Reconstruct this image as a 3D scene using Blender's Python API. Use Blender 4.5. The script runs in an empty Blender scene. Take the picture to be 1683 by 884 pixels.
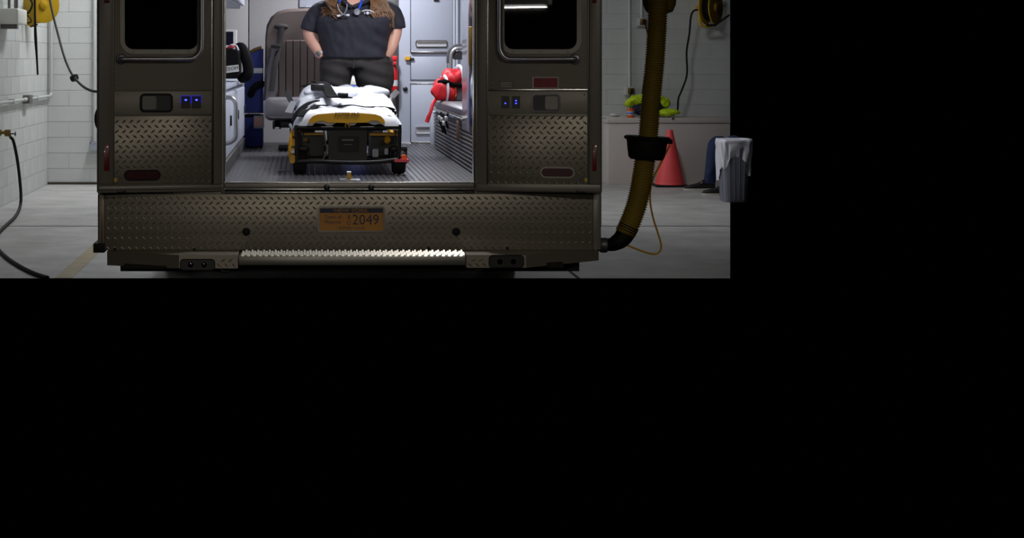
import bpy, bmesh, math, random
from mathutils import Vector, Matrix, noise
R = random.Random(7)
V = Vector
# ------------------------------------------------------------------ camera, world, exposure
SC = bpy.context.scene
COL = SC.collection
F, H, D0, CX, CY = 2835.0, 1.434, 9.0, 500.0, 98.0      # focal length (px), eye height, distance to the rear doors, vanishing point (px)
cam = bpy.data.cameras.new('camera'); camo = bpy.data.objects.new('camera', cam); COL.objects.link(camo)
camo.location = (0, -D0, H); camo.rotation_euler = (math.pi / 2, 0, 0)
cam.sensor_width = 36; cam.lens = 36 * F / 1683
cam.shift_x = (841.5 - CX) / 1683; cam.shift_y = (CY - 442) / 1683
cam.clip_start = .05; cam.clip_end = 100
SC.camera = camo
w = bpy.data.worlds.new('world'); SC.world = w; w.use_nodes = True
w.node_tree.nodes['Background'].inputs[0].default_value = (0, 0, 0, 1)
w.node_tree.nodes['Background'].inputs[1].default_value = 0
SC.view_settings.view_transform = 'Standard'; SC.view_settings.look = 'None'
SC.view_settings.exposure = 0; SC.view_settings.gamma = 1; SC.view_settings.use_curve_mapping = False
INT_W, AISLE_W, CORNER_W, BAY_W = 36, 76, 36, 110          # lamp powers: ambulance dome lights, left aisle, right corner, bay behind the photographer

# ------------------------------------------------------------------ helpers
def sr(r, g, b):
    f = lambda c: (c / 255 / 12.92) if c / 255 <= .04045 else ((c / 255 + .055) / 1.055) ** 2.4
    return (f(r), f(g), f(b), 1)
MATS = {}
def mat(name, rgb, rough=.5, metal=0, var=0, scale=8, bump=0, bscale=60, coat=0, emit=None, es=0, spec=.5, trans=0):
    m = bpy.data.materials.new(name); m.use_nodes = True; nt = m.node_tree; b = nt.nodes['Principled BSDF']
    col = sr(*rgb)
    b.inputs['Base Color'].default_value = col; b.inputs['Roughness'].default_value = rough
    b.inputs['Metallic'].default_value = metal; b.inputs['Specular IOR Level'].default_value = spec
    b.inputs['Coat Weight'].default_value = coat; b.inputs['Transmission Weight'].default_value = trans
    if emit: b.inputs['Emission Color'].default_value = sr(*emit); b.inputs['Emission Strength'].default_value = es
    if var or bump:
        tc = nt.nodes.new('ShaderNodeTexCoord')
    if var:
        n = nt.nodes.new('ShaderNodeTexNoise'); n.inputs['Scale'].default_value = scale; n.inputs['Detail'].default_value = 6
        n.inputs['Roughness'].default_value = .65
        r = nt.nodes.new('ShaderNodeValToRGB'); r.color_ramp.elements[0].position = .3; r.color_ramp.elements[1].position = .7
        r.color_ramp.elements[0].color = tuple(c * (1 - var) for c in col[:3]) + (1,)
        r.color_ramp.elements[1].color = tuple(min(1, c * (1 + var)) for c in col[:3]) + (1,)
        nt.links.new(tc.outputs['Object'], n.inputs['Vector']); nt.links.new(n.outputs['Fac'], r.inputs['Fac'])
        nt.links.new(r.outputs['Color'], b.inputs['Base Color'])
    if bump:
        n2 = nt.nodes.new('ShaderNodeTexNoise'); n2.inputs['Scale'].default_value = bscale; n2.inputs['Detail'].default_value = 4
        bp = nt.nodes.new('ShaderNodeBump'); bp.inputs['Strength'].default_value = bump; bp.inputs['Distance'].default_value = .01
        nt.links.new(tc.outputs['Object'], n2.inputs['Vector']); nt.links.new(n2.outputs['Fac'], bp.inputs['Height'])
        nt.links.new(bp.outputs['Normal'], b.inputs['Normal'])
    MATS[name] = m; return m

def Wp(px, py, Y):                       # pixel of the photograph at a known depth Y
    d = Y + D0; return V(((px - CX) * d / F, Y, H - (py - CY) * d / F))
def G(px, py, z=0.0):                    # pixel of something lying at height z
    d = F * (H - z) / (py - CY); return V(((px - CX) * d / F, d - D0, z))
def S(Y): return F / (Y + D0)            # pixels per metre at depth Y

class B:
    def __init__(s): s.bm = bmesh.new()
    def face(s, vs): return s.bm.faces.new([s.bm.verts.new(v) for v in vs])
    def hexa(s, c, bev=0, seg=2):        # 8 corners: 0-3 bottom loop, 4-7 top loop
        vs = [s.bm.verts.new(v) for v in c]
        fs = [s.bm.faces.new([vs[i] for i in q]) for q in ((3, 2, 1, 0), (4, 5, 6, 7), (0, 1, 5, 4), (1, 2, 6, 5), (2, 3, 7, 6), (3, 0, 4, 7))]
        if bev:
            es = list({e for f in fs for e in f.edges})
            bmesh.ops.bevel(s.bm, geom=es, offset=bev, segments=seg, profile=.5, affect='EDGES')
        return s
    def box(s, x0, x1, y0, y1, z0, z1, bev=0, seg=2):
        return s.hexa([V(p) for p in ((x0, y0, z0), (x1, y0, z0), (x1, y1, z0), (x0, y1, z0), (x0, y0, z1), (x1, y0, z1), (x1, y1, z1), (x0, y1, z1))], bev, seg)
    def loft(s, rings, cap=True, close=False):
        rs = [[s.bm.verts.new(p) for p in r] for r in rings]; n = len(rs[0])
        for a, b in zip(rs, rs[1:] + ([rs[0]] if close else [])):
            for i in range(n): s.bm.faces.new((a[i], a[(i + 1) % n], b[(i + 1) % n], b[i]))
        if cap and not close:
            s.bm.faces.new(rs[0][::-1]); s.bm.faces.new(rs[-1])
        return s
    def tube(s, pts, r, seg=10, cap=True, close=False, flat=1.0, flatdir=None):
        pts = [V(p) for p in pts]; n = len(pts)
        rr = [r] * n if isinstance(r, (int, float)) else list(r)
        up = None; rings = []
        for i, p in enumerate(pts):
            a = pts[(i - 1) % n] if (close or i) else p; b = pts[(i + 1) % n] if (close or i < n - 1) else p
            t = (b - a).normalized()
            if flatdir is not None:
                u = V(flatdir); u = (u - t * u.dot(t)).normalized()
            elif up is None:
                u = t.orthogonal().normalized()
            else:
                u = (up - t * up.dot(t)).normalized()
            up = u; v = t.cross(u)
            rings.append([p + (u * math.cos(k * 2 * math.pi / seg) * flat + v * math.sin(k * 2 * math.pi / seg)) * rr[i] for k in range(seg)])
        return s.loft(rings, cap, close)
    def cyl(s, p, q, r, r2=None, seg=16): return s.tube([p, q], [r, r if r2 is None else r2], seg)
    def lathe(s, prof, o, ax=(0, 0, 1), seg=24, cap=True):      # prof: (radius, distance along the axis)
        o = V(o); ax = V(ax).normalized(); u = ax.orthogonal().normalized(); v = ax.cross(u)
        return s.loft([[o + ax * t + (u * math.cos(k * 2 * math.pi / seg) + v * math.sin(k * 2 * math.pi / seg)) * max(r, 1e-4) for k in range(seg)] for r, t in prof], cap)
    def prism(s, poly, off):
        off = V(off); return s.loft([[V(p) for p in poly], [V(p) + off for p in poly]])
    def ell(s, c, r, seg=16, rings=10, rot=None):
        c = V(c); r = (r, r, r) if isinstance(r, (int, float)) else r
        M = rot or Matrix.Identity(3); L = []
        for i in range(1, rings):
            a = math.pi * i / rings
            L.append([c + M @ V((r[0] * math.sin(a) * math.cos(k * 2 * math.pi / seg), r[1] * math.sin(a) * math.sin(k * 2 * math.pi / seg), -r[2] * math.cos(a))) for k in range(seg)])
        return s.loft(L)
    def frame(s, outer, inner, off):      # ring between two outlines, extruded
        off = V(off); o = [V(p) for p in outer]; i = [V(p) for p in inner]
        return s.loft([o, [p + off for p in o], [p + off for p in i], i], close=True)

def spl(pts, n=8):                        # Catmull-Rom through the points
    pts = [V(p) for p in pts]; P = [pts[0] * 2 - pts[1]] + pts + [pts[-1] * 2 - pts[-2]]; out = []
    for i in range(1, len(P) - 2):
        for k in range(n):
            t = k / n; a, b, c, d = P[i - 1:i + 3]
            out.append(.5 * ((2 * b) + (c - a) * t + (2 * a - 5 * b + 4 * c - d) * t * t + (3 * b - 3 * c + d - a) * t ** 3))
    return out + [pts[-1]]
def rootloc(o):
    while o.parent: o = o.parent
    return V(o.location)
def obj(name, b, m, parent=None, smooth=40, kind=None, label=None):
    bm = b.bm if isinstance(b, B) else b
    bmesh.ops.recalc_face_normals(bm, faces=bm.faces)
    me = bpy.data.meshes.new(name)
    if parent: bmesh.ops.translate(bm, verts=bm.verts, vec=-rootloc(parent))
    bm.to_mesh(me); bm.free()
    if smooth:
        me.shade_smooth(); me.set_sharp_from_angle(angle=math.radians(smooth))
    me.materials.append(MATS[m])
    o = bpy.data.objects.new(name, me); COL.objects.link(o); o.parent = parent
    if kind: o['kind'] = kind
    if label: o['label'] = label
    return o
def tag(o, label, cat, group=None):
    o['label'] = label; o['category'] = cat
    if group: o['group'] = group
    return o
def thing(name, label, cat, loc=(0, 0, 0), group=None):
    o = bpy.data.objects.new(name, None); COL.objects.link(o); o.location = loc; o.empty_display_size = .1
    return tag(o, label, cat, group)
def single(name, b, m, label, cat, smooth=40, group=None):       # a thing that is one mesh, origin at its base
    bm = b.bm; mn = [min(v.co[i] for v in bm.verts) for i in range(3)]; mx = [max(v.co[i] for v in bm.verts) for i in range(3)]
    c = V(((mn[0] + mx[0]) / 2, (mn[1] + mx[1]) / 2, mn[2])); bmesh.ops.translate(bm, verts=bm.verts, vec=-c)
    o = obj(name, b, m, None, smooth); o.location = c; return tag(o, label, cat, group)
def blend(b, voxel=.008, it=4):           # fuse overlapping closed shells into one smooth surface
    bmesh.ops.recalc_face_normals(b.bm, faces=b.bm.faces)
    me = bpy.data.meshes.new('tmp'); b.bm.to_mesh(me); b.bm.free()
    o = bpy.data.objects.new('tmp', me); COL.objects.link(o)
    md = o.modifiers.new('r', 'REMESH'); md.mode = 'VOXEL'; md.voxel_size = voxel
    dg = bpy.context.evaluated_depsgraph_get(); ev = o.evaluated_get(dg); m2 = bpy.data.meshes.new_from_object(ev)
    bpy.data.objects.remove(o); bpy.data.meshes.remove(me)
    r = B(); r.bm.from_mesh(m2); bpy.data.meshes.remove(m2)
    for _ in range(it): bmesh.ops.smooth_vert(r.bm, verts=r.bm.verts, factor=.5, use_axis_x=True, use_axis_y=True, use_axis_z=True)
    return r
def text(name, body, size, origin, u, v, m, parent, ext=.0006, align='CENTER', sx=1.0):   # flat lettering, u = reading direction, v = up
    cu = bpy.data.curves.new('t', 'FONT'); cu.body = body; cu.size = size; cu.extrude = ext; cu.align_x = align; cu.align_y = 'CENTER'
    cu.resolution_u = 3
    o = bpy.data.objects.new('t', cu); COL.objects.link(o)
    dg = bpy.context.evaluated_depsgraph_get(); me = bpy.data.meshes.new_from_object(o.evaluated_get(dg)); bpy.data.objects.remove(o)
    u = V(u).normalized(); v = V(v).normalized(); n = u.cross(v)
    M = Matrix((u, v, n)).transposed().to_4x4(); M.translation = V(origin)
    b = B(); b.bm.from_mesh(me); bpy.data.meshes.remove(me)
    for q in b.bm.verts: q.co.x *= sx
    bmesh.ops.transform(b.bm, matrix=M, verts=b.bm.verts)
    return obj(name, b, m, parent, 0)

class Plane:                              # upright plane: origin, horizontal axis u, normal n towards the viewer
    def __init__(s, o, u, n): s.o, s.u, s.n = V(o), V(u).normalized(), V(n).normalized()
    def pt(s, a, z, o=0): return s.o + s.u * a + s.n * o + V((0, 0, z))
    def inv(s, px, py, o=0):
        c = V((0, -D0, H)); d = V(((px - CX) / F, 1, -(py - CY) / F)); p0 = s.o + s.n * o
        t = (p0 - c).dot(s.n) / d.dot(s.n); p = c + d * t
        return (p - s.o).dot(s.u), p.z - s.o.z
    def px(s, px, py, o=0): a, z = s.inv(px, py, o); return s.pt(a, z, o)
    def rect(s, x0, y0, x1, y1, o): a0, z0 = s.inv(x0, y1, o); a1, z1 = s.inv(x1, y0, o); return min(a0, a1), max(a0, a1), z0, z1
    def box(s, b, x0, y0, x1, y1, o0, o1, bev=0):
        a0, a1, z0, z1 = s.rect(x0, y0, x1, y1, o1)
        return b.hexa([s.pt(a, z, o) for z in (z0, z1) for a, o in ((a0, o1), (a1, o1), (a1, o0), (a0, o0))], bev)
    def rr(s, x0, y0, x1, y1, r, o, grow=0, n=5):     # rounded rectangle outline
        a0, a1, z0, z1 = s.rect(x0, y0, x1, y1, o); a0 -= grow; a1 += grow; z0 -= grow; z1 += grow; r = max(.0008, min(r + grow, (a1 - a0) / 2 - 1e-4, (z1 - z0) / 2 - 1e-4)); P = []
        for ca, cz, st in ((a1 - r, z1 - r, 0), (a0 + r, z1 - r, 90), (a0 + r, z0 + r, 180), (a1 - r, z0 + r, 270)):
            for k in range(n + 1):
                t = math.radians(st + 90 * k / n); P.append(s.pt(ca + r * math.cos(t), cz + r * math.sin(t), o))
        return P
    def slab(s, b, x0, y0, x1, y1, r, o0, o1): return b.prism(s.rr(x0, y0, x1, y1, r, o1), s.n * (o0 - o1))
    def rim(s, b, x0, y0, x1, y1, r, w, o0, o1):
        return b.frame(s.rr(x0, y0, x1, y1, r, o1, w), s.rr(x0, y0, x1, y1, r, o1), s.n * (o0 - o1))
def lugs(pl, x0, y0, x1, y1, o, skip=(), pu=.0372, pv=.0258, L=.0165, Wd=.0058, hh=.0034):   # raised bars of tread plate
    b = B(); a0, a1, z0, z1 = pl.rect(x0, y0, x1, y1, o); sk = [pl.rect(*q, o) for q in skip]
    j = 0; z = z0 + .012
    while z < z1 - .008:
        i = 0; a = a0 + .014 + (pu / 2 if j % 2 else 0)
        while a < a1 - .01:
            if not any(q[0] < a < q[1] and q[2] < z < q[3] for q in sk):
                t = math.radians(38 if j % 2 else -38); cu, cv = math.cos(t), math.sin(t)
                P = lambda e, f, h: pl.pt(a + e * cu - f * cv, z + e * cv + f * cu, o + h)
                vs = [b.bm.verts.new(P(*q)) for q in ((-L, 0, 0), (0, -Wd, 0), (L, 0, 0), (0, Wd, 0), (-L * .45, 0, hh), (L * .45, 0, hh))]
                for f in ((0, 1, 5, 4), (1, 2, 5), (2, 3, 4, 5), (3, 0, 4)): b.bm.faces.new([vs[k] for k in f])
            a += pu
        z += pv / 1.0; j += 1
    return b

# ------------------------------------------------------------------ materials
mat('wall_paint', (206, 208, 206), .6, var=.05, scale=1.5, bump=.25, bscale=90)
mat('wall_joint', (200, 202, 199), .7)
mat('concrete', (180, 178, 176), .6, var=.22, scale=2.2, bump=.2, bscale=40)
mat('joint_dark', (45, 44, 42), .9)
mat('line_yellow', (172, 152, 104), .6, var=.18, scale=9)
mat('ceiling_paint', (150, 150, 148), .8)
mat('alu', (134, 130, 122), .42, .75, var=.06, scale=3)
mat('alu_bright', (205, 203, 198), .25, 1)
mat('chrome', (225, 225, 225), .1, 1)
mat('tread', (143, 135, 121), .40, .6)
mat('body_paint', (128, 123, 113), .4, .25)
mat('door_skin', (154, 145, 132), .45, .2, var=.04, scale=4)
mat('glass_dark', (6, 6, 6), .012, 0, spec=.6)
mat('rubber', (18, 18, 18), .65, bump=.1, spec=.25)
mat('black_plastic', (22, 22, 23), .4)
mat('black_metal', (30, 29, 30), .35, .5)
mat('black_cloth', (20, 20, 22), .9, bump=.2, bscale=300, spec=.15)
mat('red_lens', (66, 10, 12), .25, coat=.3)
mat('ext_red', (190, 20, 28), .3, coat=.4)
mat('paddle_grey', (112, 110, 104), .35, .5)
mat('red_reflector', (122, 14, 24), .35, coat=.4)
mat('red_paper', (150, 22, 34), .5)
mat('white_paper', (215, 215, 210), .6)
mat('grey_paper', (120, 116, 106), .6)
mat('yellow_dot', (205, 175, 40), .5)
mat('led_blue', (20, 30, 200), .3, emit=(30, 40, 255), es=14)
mat('plate_gold', (190, 128, 34), .45, var=.08, scale=14)
mat('plate_navy', (26, 30, 62), .45)
mat('cab_white', (186, 190, 204), .35, var=.02, scale=2)
mat('cab_grey', (172, 177, 192), .38, var=.02, scale=2)
mat('liner', (176, 174, 176), .45, var=.03, scale=2)
mat('steel', (190, 190, 194), .3, .75)
mat('mirror_steel', (200, 202, 210), .12, 1)
mat('halo_blue', (10, 12, 120), .4, emit=(20, 24, 255), es=.5)  # faint emission for the halo rims, not an LED of its own
mat('brushed', (205, 206, 212), .35, .35)
mat('floor_rubber', (66, 65, 67), .36, bump=.1)
mat('kick_rubber', (70, 68, 68), .42)
mat('vinyl_dark', (84, 73, 70), .42, bump=.12, bscale=220)
mat('vinyl_grey', (104, 100, 104), .38, bump=.1, bscale=220)
mat('navy_nylon', (30, 44, 116), .7, var=.12, scale=8, bump=.2, bscale=200)
mat('silver_tape', (198, 198, 204), .4)
mat('cloth_white', (214, 216, 222), .8, bump=.15, bscale=30)
mat('cot_yellow', (214, 158, 16), .4)
mat('orange', (214, 92, 22), .5)
mat('pink_red', (206, 70, 84), .45)
mat('red_nylon', (204, 26, 40), .55, var=.1, scale=8, bump=.2, bscale=120)
mat('strap_black', (9, 9, 10), .9, spec=.1)
mat('belt_dark', (32, 28, 28), .8)
mat('dark_nylon', (66, 66, 72), .7)
mat('shirt', (42, 41, 52), .8, bump=.25, bscale=25)
mat('trousers', (46, 42, 42), .8, bump=.25, bscale=20)
mat('skin', (222, 168, 146), .5)
mat('hair', (118, 84, 54), .5, var=.45, scale=22)
mat('eye', (240, 240, 240), .3)
mat('iris', (60, 80, 90), .2)
mat('lip', (180, 96, 96), .5)
mat('blue_tube', (30, 84, 214), .4)
mat('thread_white', (226, 224, 232), .7)
mat('hose_yellow', (150, 124, 36), .5, var=.12, scale=6)
mat('reel_yellow', (204, 164, 24), .4, var=.06, scale=8)
mat('brass', (130, 104, 58), .4, .8)
mat('galv', (128, 126, 124), .45, .6)
mat('pipe_paint', (196, 199, 197), .5)
mat('white_enamel', (240, 239, 232), .4)
mat('dirt', (70, 62, 52), .9, var=.3, scale=6)
mat('chest_paint', (204, 195, 190), .5, var=.03, scale=2)
mat('chest_side', (158, 150, 146), .5)
mat('hivis', (196, 226, 20), .65, var=.1, scale=10, bump=.3, bscale=40)
mat('navy_cloth', (24, 28, 52), .85, bump=.2, bscale=60)
mat('cone_red', (250, 84, 86), .5, var=.06, scale=6)
mat('jeans', (34, 46, 86), .85, var=.15, scale=14, bump=.3, bscale=120)
mat('shoe_black', (26, 25, 26), .4)
mat('sole_white', (196, 190, 180), .6)
mat('bin_grey', (130, 132, 146), .5)
mat('bag_plastic', (240, 238, 250), .35, bump=.5, bscale=14)
mat('brown_strap', (84, 54, 40), .6)
mat('screen', (20, 24, 44), .2)
mat('lamp_glow', (255, 255, 255), .5, emit=(250, 252, 255), es=3)
mat('tire', (20, 20, 20), .8)
mat('under_black', (14, 13, 12), .85)
# ------------------------------------------------------------------ the garage
XL, YB, YR = -2.952, 10.83, 11.40        # left wall, back wall left of the ambulance, back wall behind the chest
XR = Wp(1200, 0, YR).x; YF = G(500, 457).y; XRF = Wp(1200, 0, YF).x
BH, BL = .18, .49
def struct(name, b, m, smooth=0): o = obj(name, b, m, None, smooth); o['kind'] = 'structure'; return o
fl = B(); fl.face([V((XL, YF, -.002)), V((XRF, YF, -.002)), V((XR, YR, -.002)), V((.6, YR, -.002)), V((.6, YB, -.002)), V((XL, YB, -.002))])
floor = struct('floor', fl, 'joint_dark')
XJ, YJ, g = 1.80, G(500, 371.5).y, .028
def slab(poly):
    b = B(); b.prism([V((x, y, -.0015)) for x, y in poly], (0, 0, .0015)); return obj('concrete_slab', b, 'concrete', floor, 0)
xr = lambda y: XRF + (XR - XRF) * (y - YF) / (YR - YF)
slab([(XL, YF), (XJ - .012, YF), (XJ - .012, YJ - g), (XL, YJ - g)])
slab([(XJ + .012, YF), (XRF, YF), (xr(YJ - g), YJ - g), (XJ + .012, YJ - g)])
slab([(XL, YJ + g), (XJ - .012, YJ + g), (XJ - .012, YR), (.6, YR), (.6, YB), (XL, YB)])
slab([(XJ + .012, YJ + g), (xr(YJ + g), YJ + g), (XR, YR), (XJ + .012, YR)])
b = B(); b.box(-1.64, -1.525, YF, YJ - g, 0, .0015); b.box(-1.64, -1.525, YJ + g, 8.6, 0, .0015)
st = obj('painted_line', b, 'line_yellow', floor, 0)
ZC = 4.2
b = B(); b.box(XL - .2, XL, YF, YB, 0, ZC); wl = struct('wall_left', b, 'wall_joint')
b = B(); b.box(XL - .2, .6, YB, YB + .2, 0, ZC); b.box(.4, .6, YB + .2, YR + .2, 0, ZC); wb = struct('wall_back', b, 'wall_joint')
b = B(); b.box(.6, XR, YR, YR + .2, 0, ZC); wr = struct('wall_back_right', b, 'wall_joint')
b = B(); b.box(XL - .2, XR, -10.5, YR + .2, ZC, ZC + .15); ceil = struct('ceiling', b, 'ceiling_paint')
blk = {}
def block(ax, ln, parent, c):
    k = (ax, round(ln, 3))
    if k not in blk:
        q = B(); t = .003; l = ln / 2 - .0035; h = BH / 2 - .0035
        if ax == 'x': q.box(-l, l, -t, 0, -h, h, .002, 1)
        else: q.box(0, t, -l, l, -h, h, .002, 1)
        o = obj('concrete_block', q, 'wall_paint', parent, 0); blk[k] = o.data; o.location = c; return
    o = bpy.data.objects.new('concrete_block', blk[k]); COL.objects.link(o); o.parent = parent; o.location = c
def course(ax, a0, a1, const, parent, rows, ph):
    for j in range(rows):
        a = a0 - (BL / 2 if (j + ph) % 2 else 0)
        while a < a1 - .03:
            s, e = max(a, a0), min(a + BL, a1)
            if e - s > .04:
                m = (s + e) / 2; block(ax, e - s, parent, (m, const, (j + .5) * BH) if ax == 'x' else (const, m, (j + .5) * BH))
            a += BL
b = B(); b.box(XL + .004, -1.2, YB - .02, YB - .005, 0, .028, .004); bs = struct('baseboard_back', b, 'dirt')
course('y', 6.4, YB, XL, wl, 14, 0)
course('x', XL, -1.5, YB, wb, 14, 0)
course('x', 2.6, XR, YR, wr, 14, 1)
b = B(); b.box(XL, XL + .012, YF, 6.4, 0, .01)
# ceiling lights
def ceiling_light(label, x, y, z, L, W_, power, along='y', tint=(.95, .98, 1)):
    t = thing('ceiling_light', label, 'light', (x, y, z))
    hx, hy = (W_ / 2, L / 2) if along == 'y' else (L / 2, W_ / 2)
    b = B(); b.box(x - hx, x + hx, y - hy, y + hy, z, z + .08, .01); obj('housing', b, 'white_enamel', t)
    b = B(); b.box(x - hx * .9, x + hx * .9, y - hy * .97, y + hy * .97, z - .012, z, .004); obj('diffuser', b, 'lamp_glow', t)
    for k in (-.7, .7):
        b = B(); b.cyl((x + (0 if along == 'y' else hx * k), y + (hy * k if along == 'y' else 0), z + .08), (x + (0 if along == 'y' else hx * k), y + (hy * k if along == 'y' else 0), ZC), .008, seg=8)
        obj('hanger', b, 'galv', t)
    l = bpy.data.lights.new('tube', 'AREA'); l.shape = 'RECTANGLE'; l.size = hx * 1.8; l.size_y = hy * 1.9; l.energy = power; l.color = tint
    o = bpy.data.objects.new('tube_light', l); COL.objects.link(o); o.parent = t; o.location = (0, 0, -.02); return t
ceiling_light('long ceiling light hanging over the aisle beside the left block wall', -1.45, 9.65, 3.7, 1.8, .3, AISLE_W)
ceiling_light('short added fill light hanging over the yellow floor line', -2.0, 4.6, 3.7, 1.2, .25, AISLE_W * .22)  # added fill lamp, brightens the white wall box and front left floor
ceiling_light('short ceiling light hanging over the white chest', 2.6, 7.4, 3.6, 1.2, .25, CORNER_W)
ceiling_light('long ceiling light hanging over the bay floor behind the open doors', 2.0, -7.4, 3.1, 2.4, .3, BAY_W, 'x', (1, .94, .85))
ceiling_light('strip light hung low on long rods facing the open ambulance doors', -1.17, -7.8, 1.965, 1.0, .14, BAY_W * 1.5, 'x', (1, .94, .85))

# ------------------------------------------------------------------ the ambulance
AX0, AX1 = Wp(160, 0, 0).x, Wp(990, 0, 0).x          # body sides
OX0, OX1 = Wp(369, 0, 0).x, Wp(780, 0, 0).x          # door opening
ZF = Wp(0, 300, 0).z; ZT = 2.95; YM = 4.7
amb = thing('ambulance', 'ambulance with both rear doors swung open and a lit interior', 'ambulance', ((AX0 + AX1) / 2, 2.4, 0))
REAR = Plane((0, 0, 0), (1, 0, 0), (0, -1, 0))
b = B(); b.box(AX0, AX0 + .06, .02, YM, .55, ZT, .01); obj('side_wall', b, 'body_paint', amb)
b = B(); b.box(AX1 - .06, AX1, .02, YM, .55, ZT, .01); obj('side_wall', b, 'body_paint', amb)
b = B(); b.box(AX0, AX1, 0, YM, ZT - .05, ZT, .01); obj('roof', b, 'body_paint', amb)
b = B(); b.box(AX0 + .06, AX1 - .06, YM - .06, YM, .55, ZT - .05); obj('bulkhead', b, 'liner', amb, 0)
b = B(); b.box(AX0 + .06, AX1 - .06, .05, YM - .06, 2.5, 2.54); obj('headliner', b, 'cab_white', amb, 0)
b = B(); b.box(AX0 + .005, OX0, .0, .06, .70, ZT - .05); b.box(OX1, AX1 - .005, .0, .06, .70, ZT - .05); b.box(OX0, OX1, 0, .06, 2.46, ZT - .05)
obj('rear_frame', b, 'alu', amb, 0)
b = B(); b.box(AX0 + .06, AX1 - .06, .06, YM - .06, ZF - .06, ZF - .004); obj('floor_pan', b, 'floor_rubber', amb, 0)
b = B(); x = OX0 - .02
while x < .94:
    b.box(x, x + .017, .07, 4.17, ZF - .005, ZF, .0018, 1); x += .031
o = obj('floor_ribs', b, 'floor_rubber', amb, 0, kind='stuff')
# chrome-edged threshold
b = B(); REAR.box(b, 369, 301, 780, 311, -.05, .012, .002); obj('threshold', b, 'alu', amb)
b = B(); REAR.box(b, 368, 299.4, 781, 301.2, -.05, .014, .0006); REAR.box(b, 368, 310.2, 781, 312, -.02, .016, .0006); obj('threshold_trim', b, 'alu_bright', amb)
b = B(); REAR.box(b, 363, 315.6, 766, 317.2, -.02, .02, .0006); obj('sill_trim', b, 'alu_bright', amb)
for px in (537, 610):
    b = B(); p = REAR.px(px, 308, .012); b.lathe([(.0, -.004), (.017, -.004), (.015, .01), (.008, .016)], p, (0, -1, 0), 14); obj('door_stop', b, 'black_plastic', amb)
for x0 in (368.3, 778.4): b = B(); REAR.box(b, x0, -260, x0 + 2, 312, -.06, .012, .0006); obj('jamb_trim', b, 'alu_bright', amb)

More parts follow.
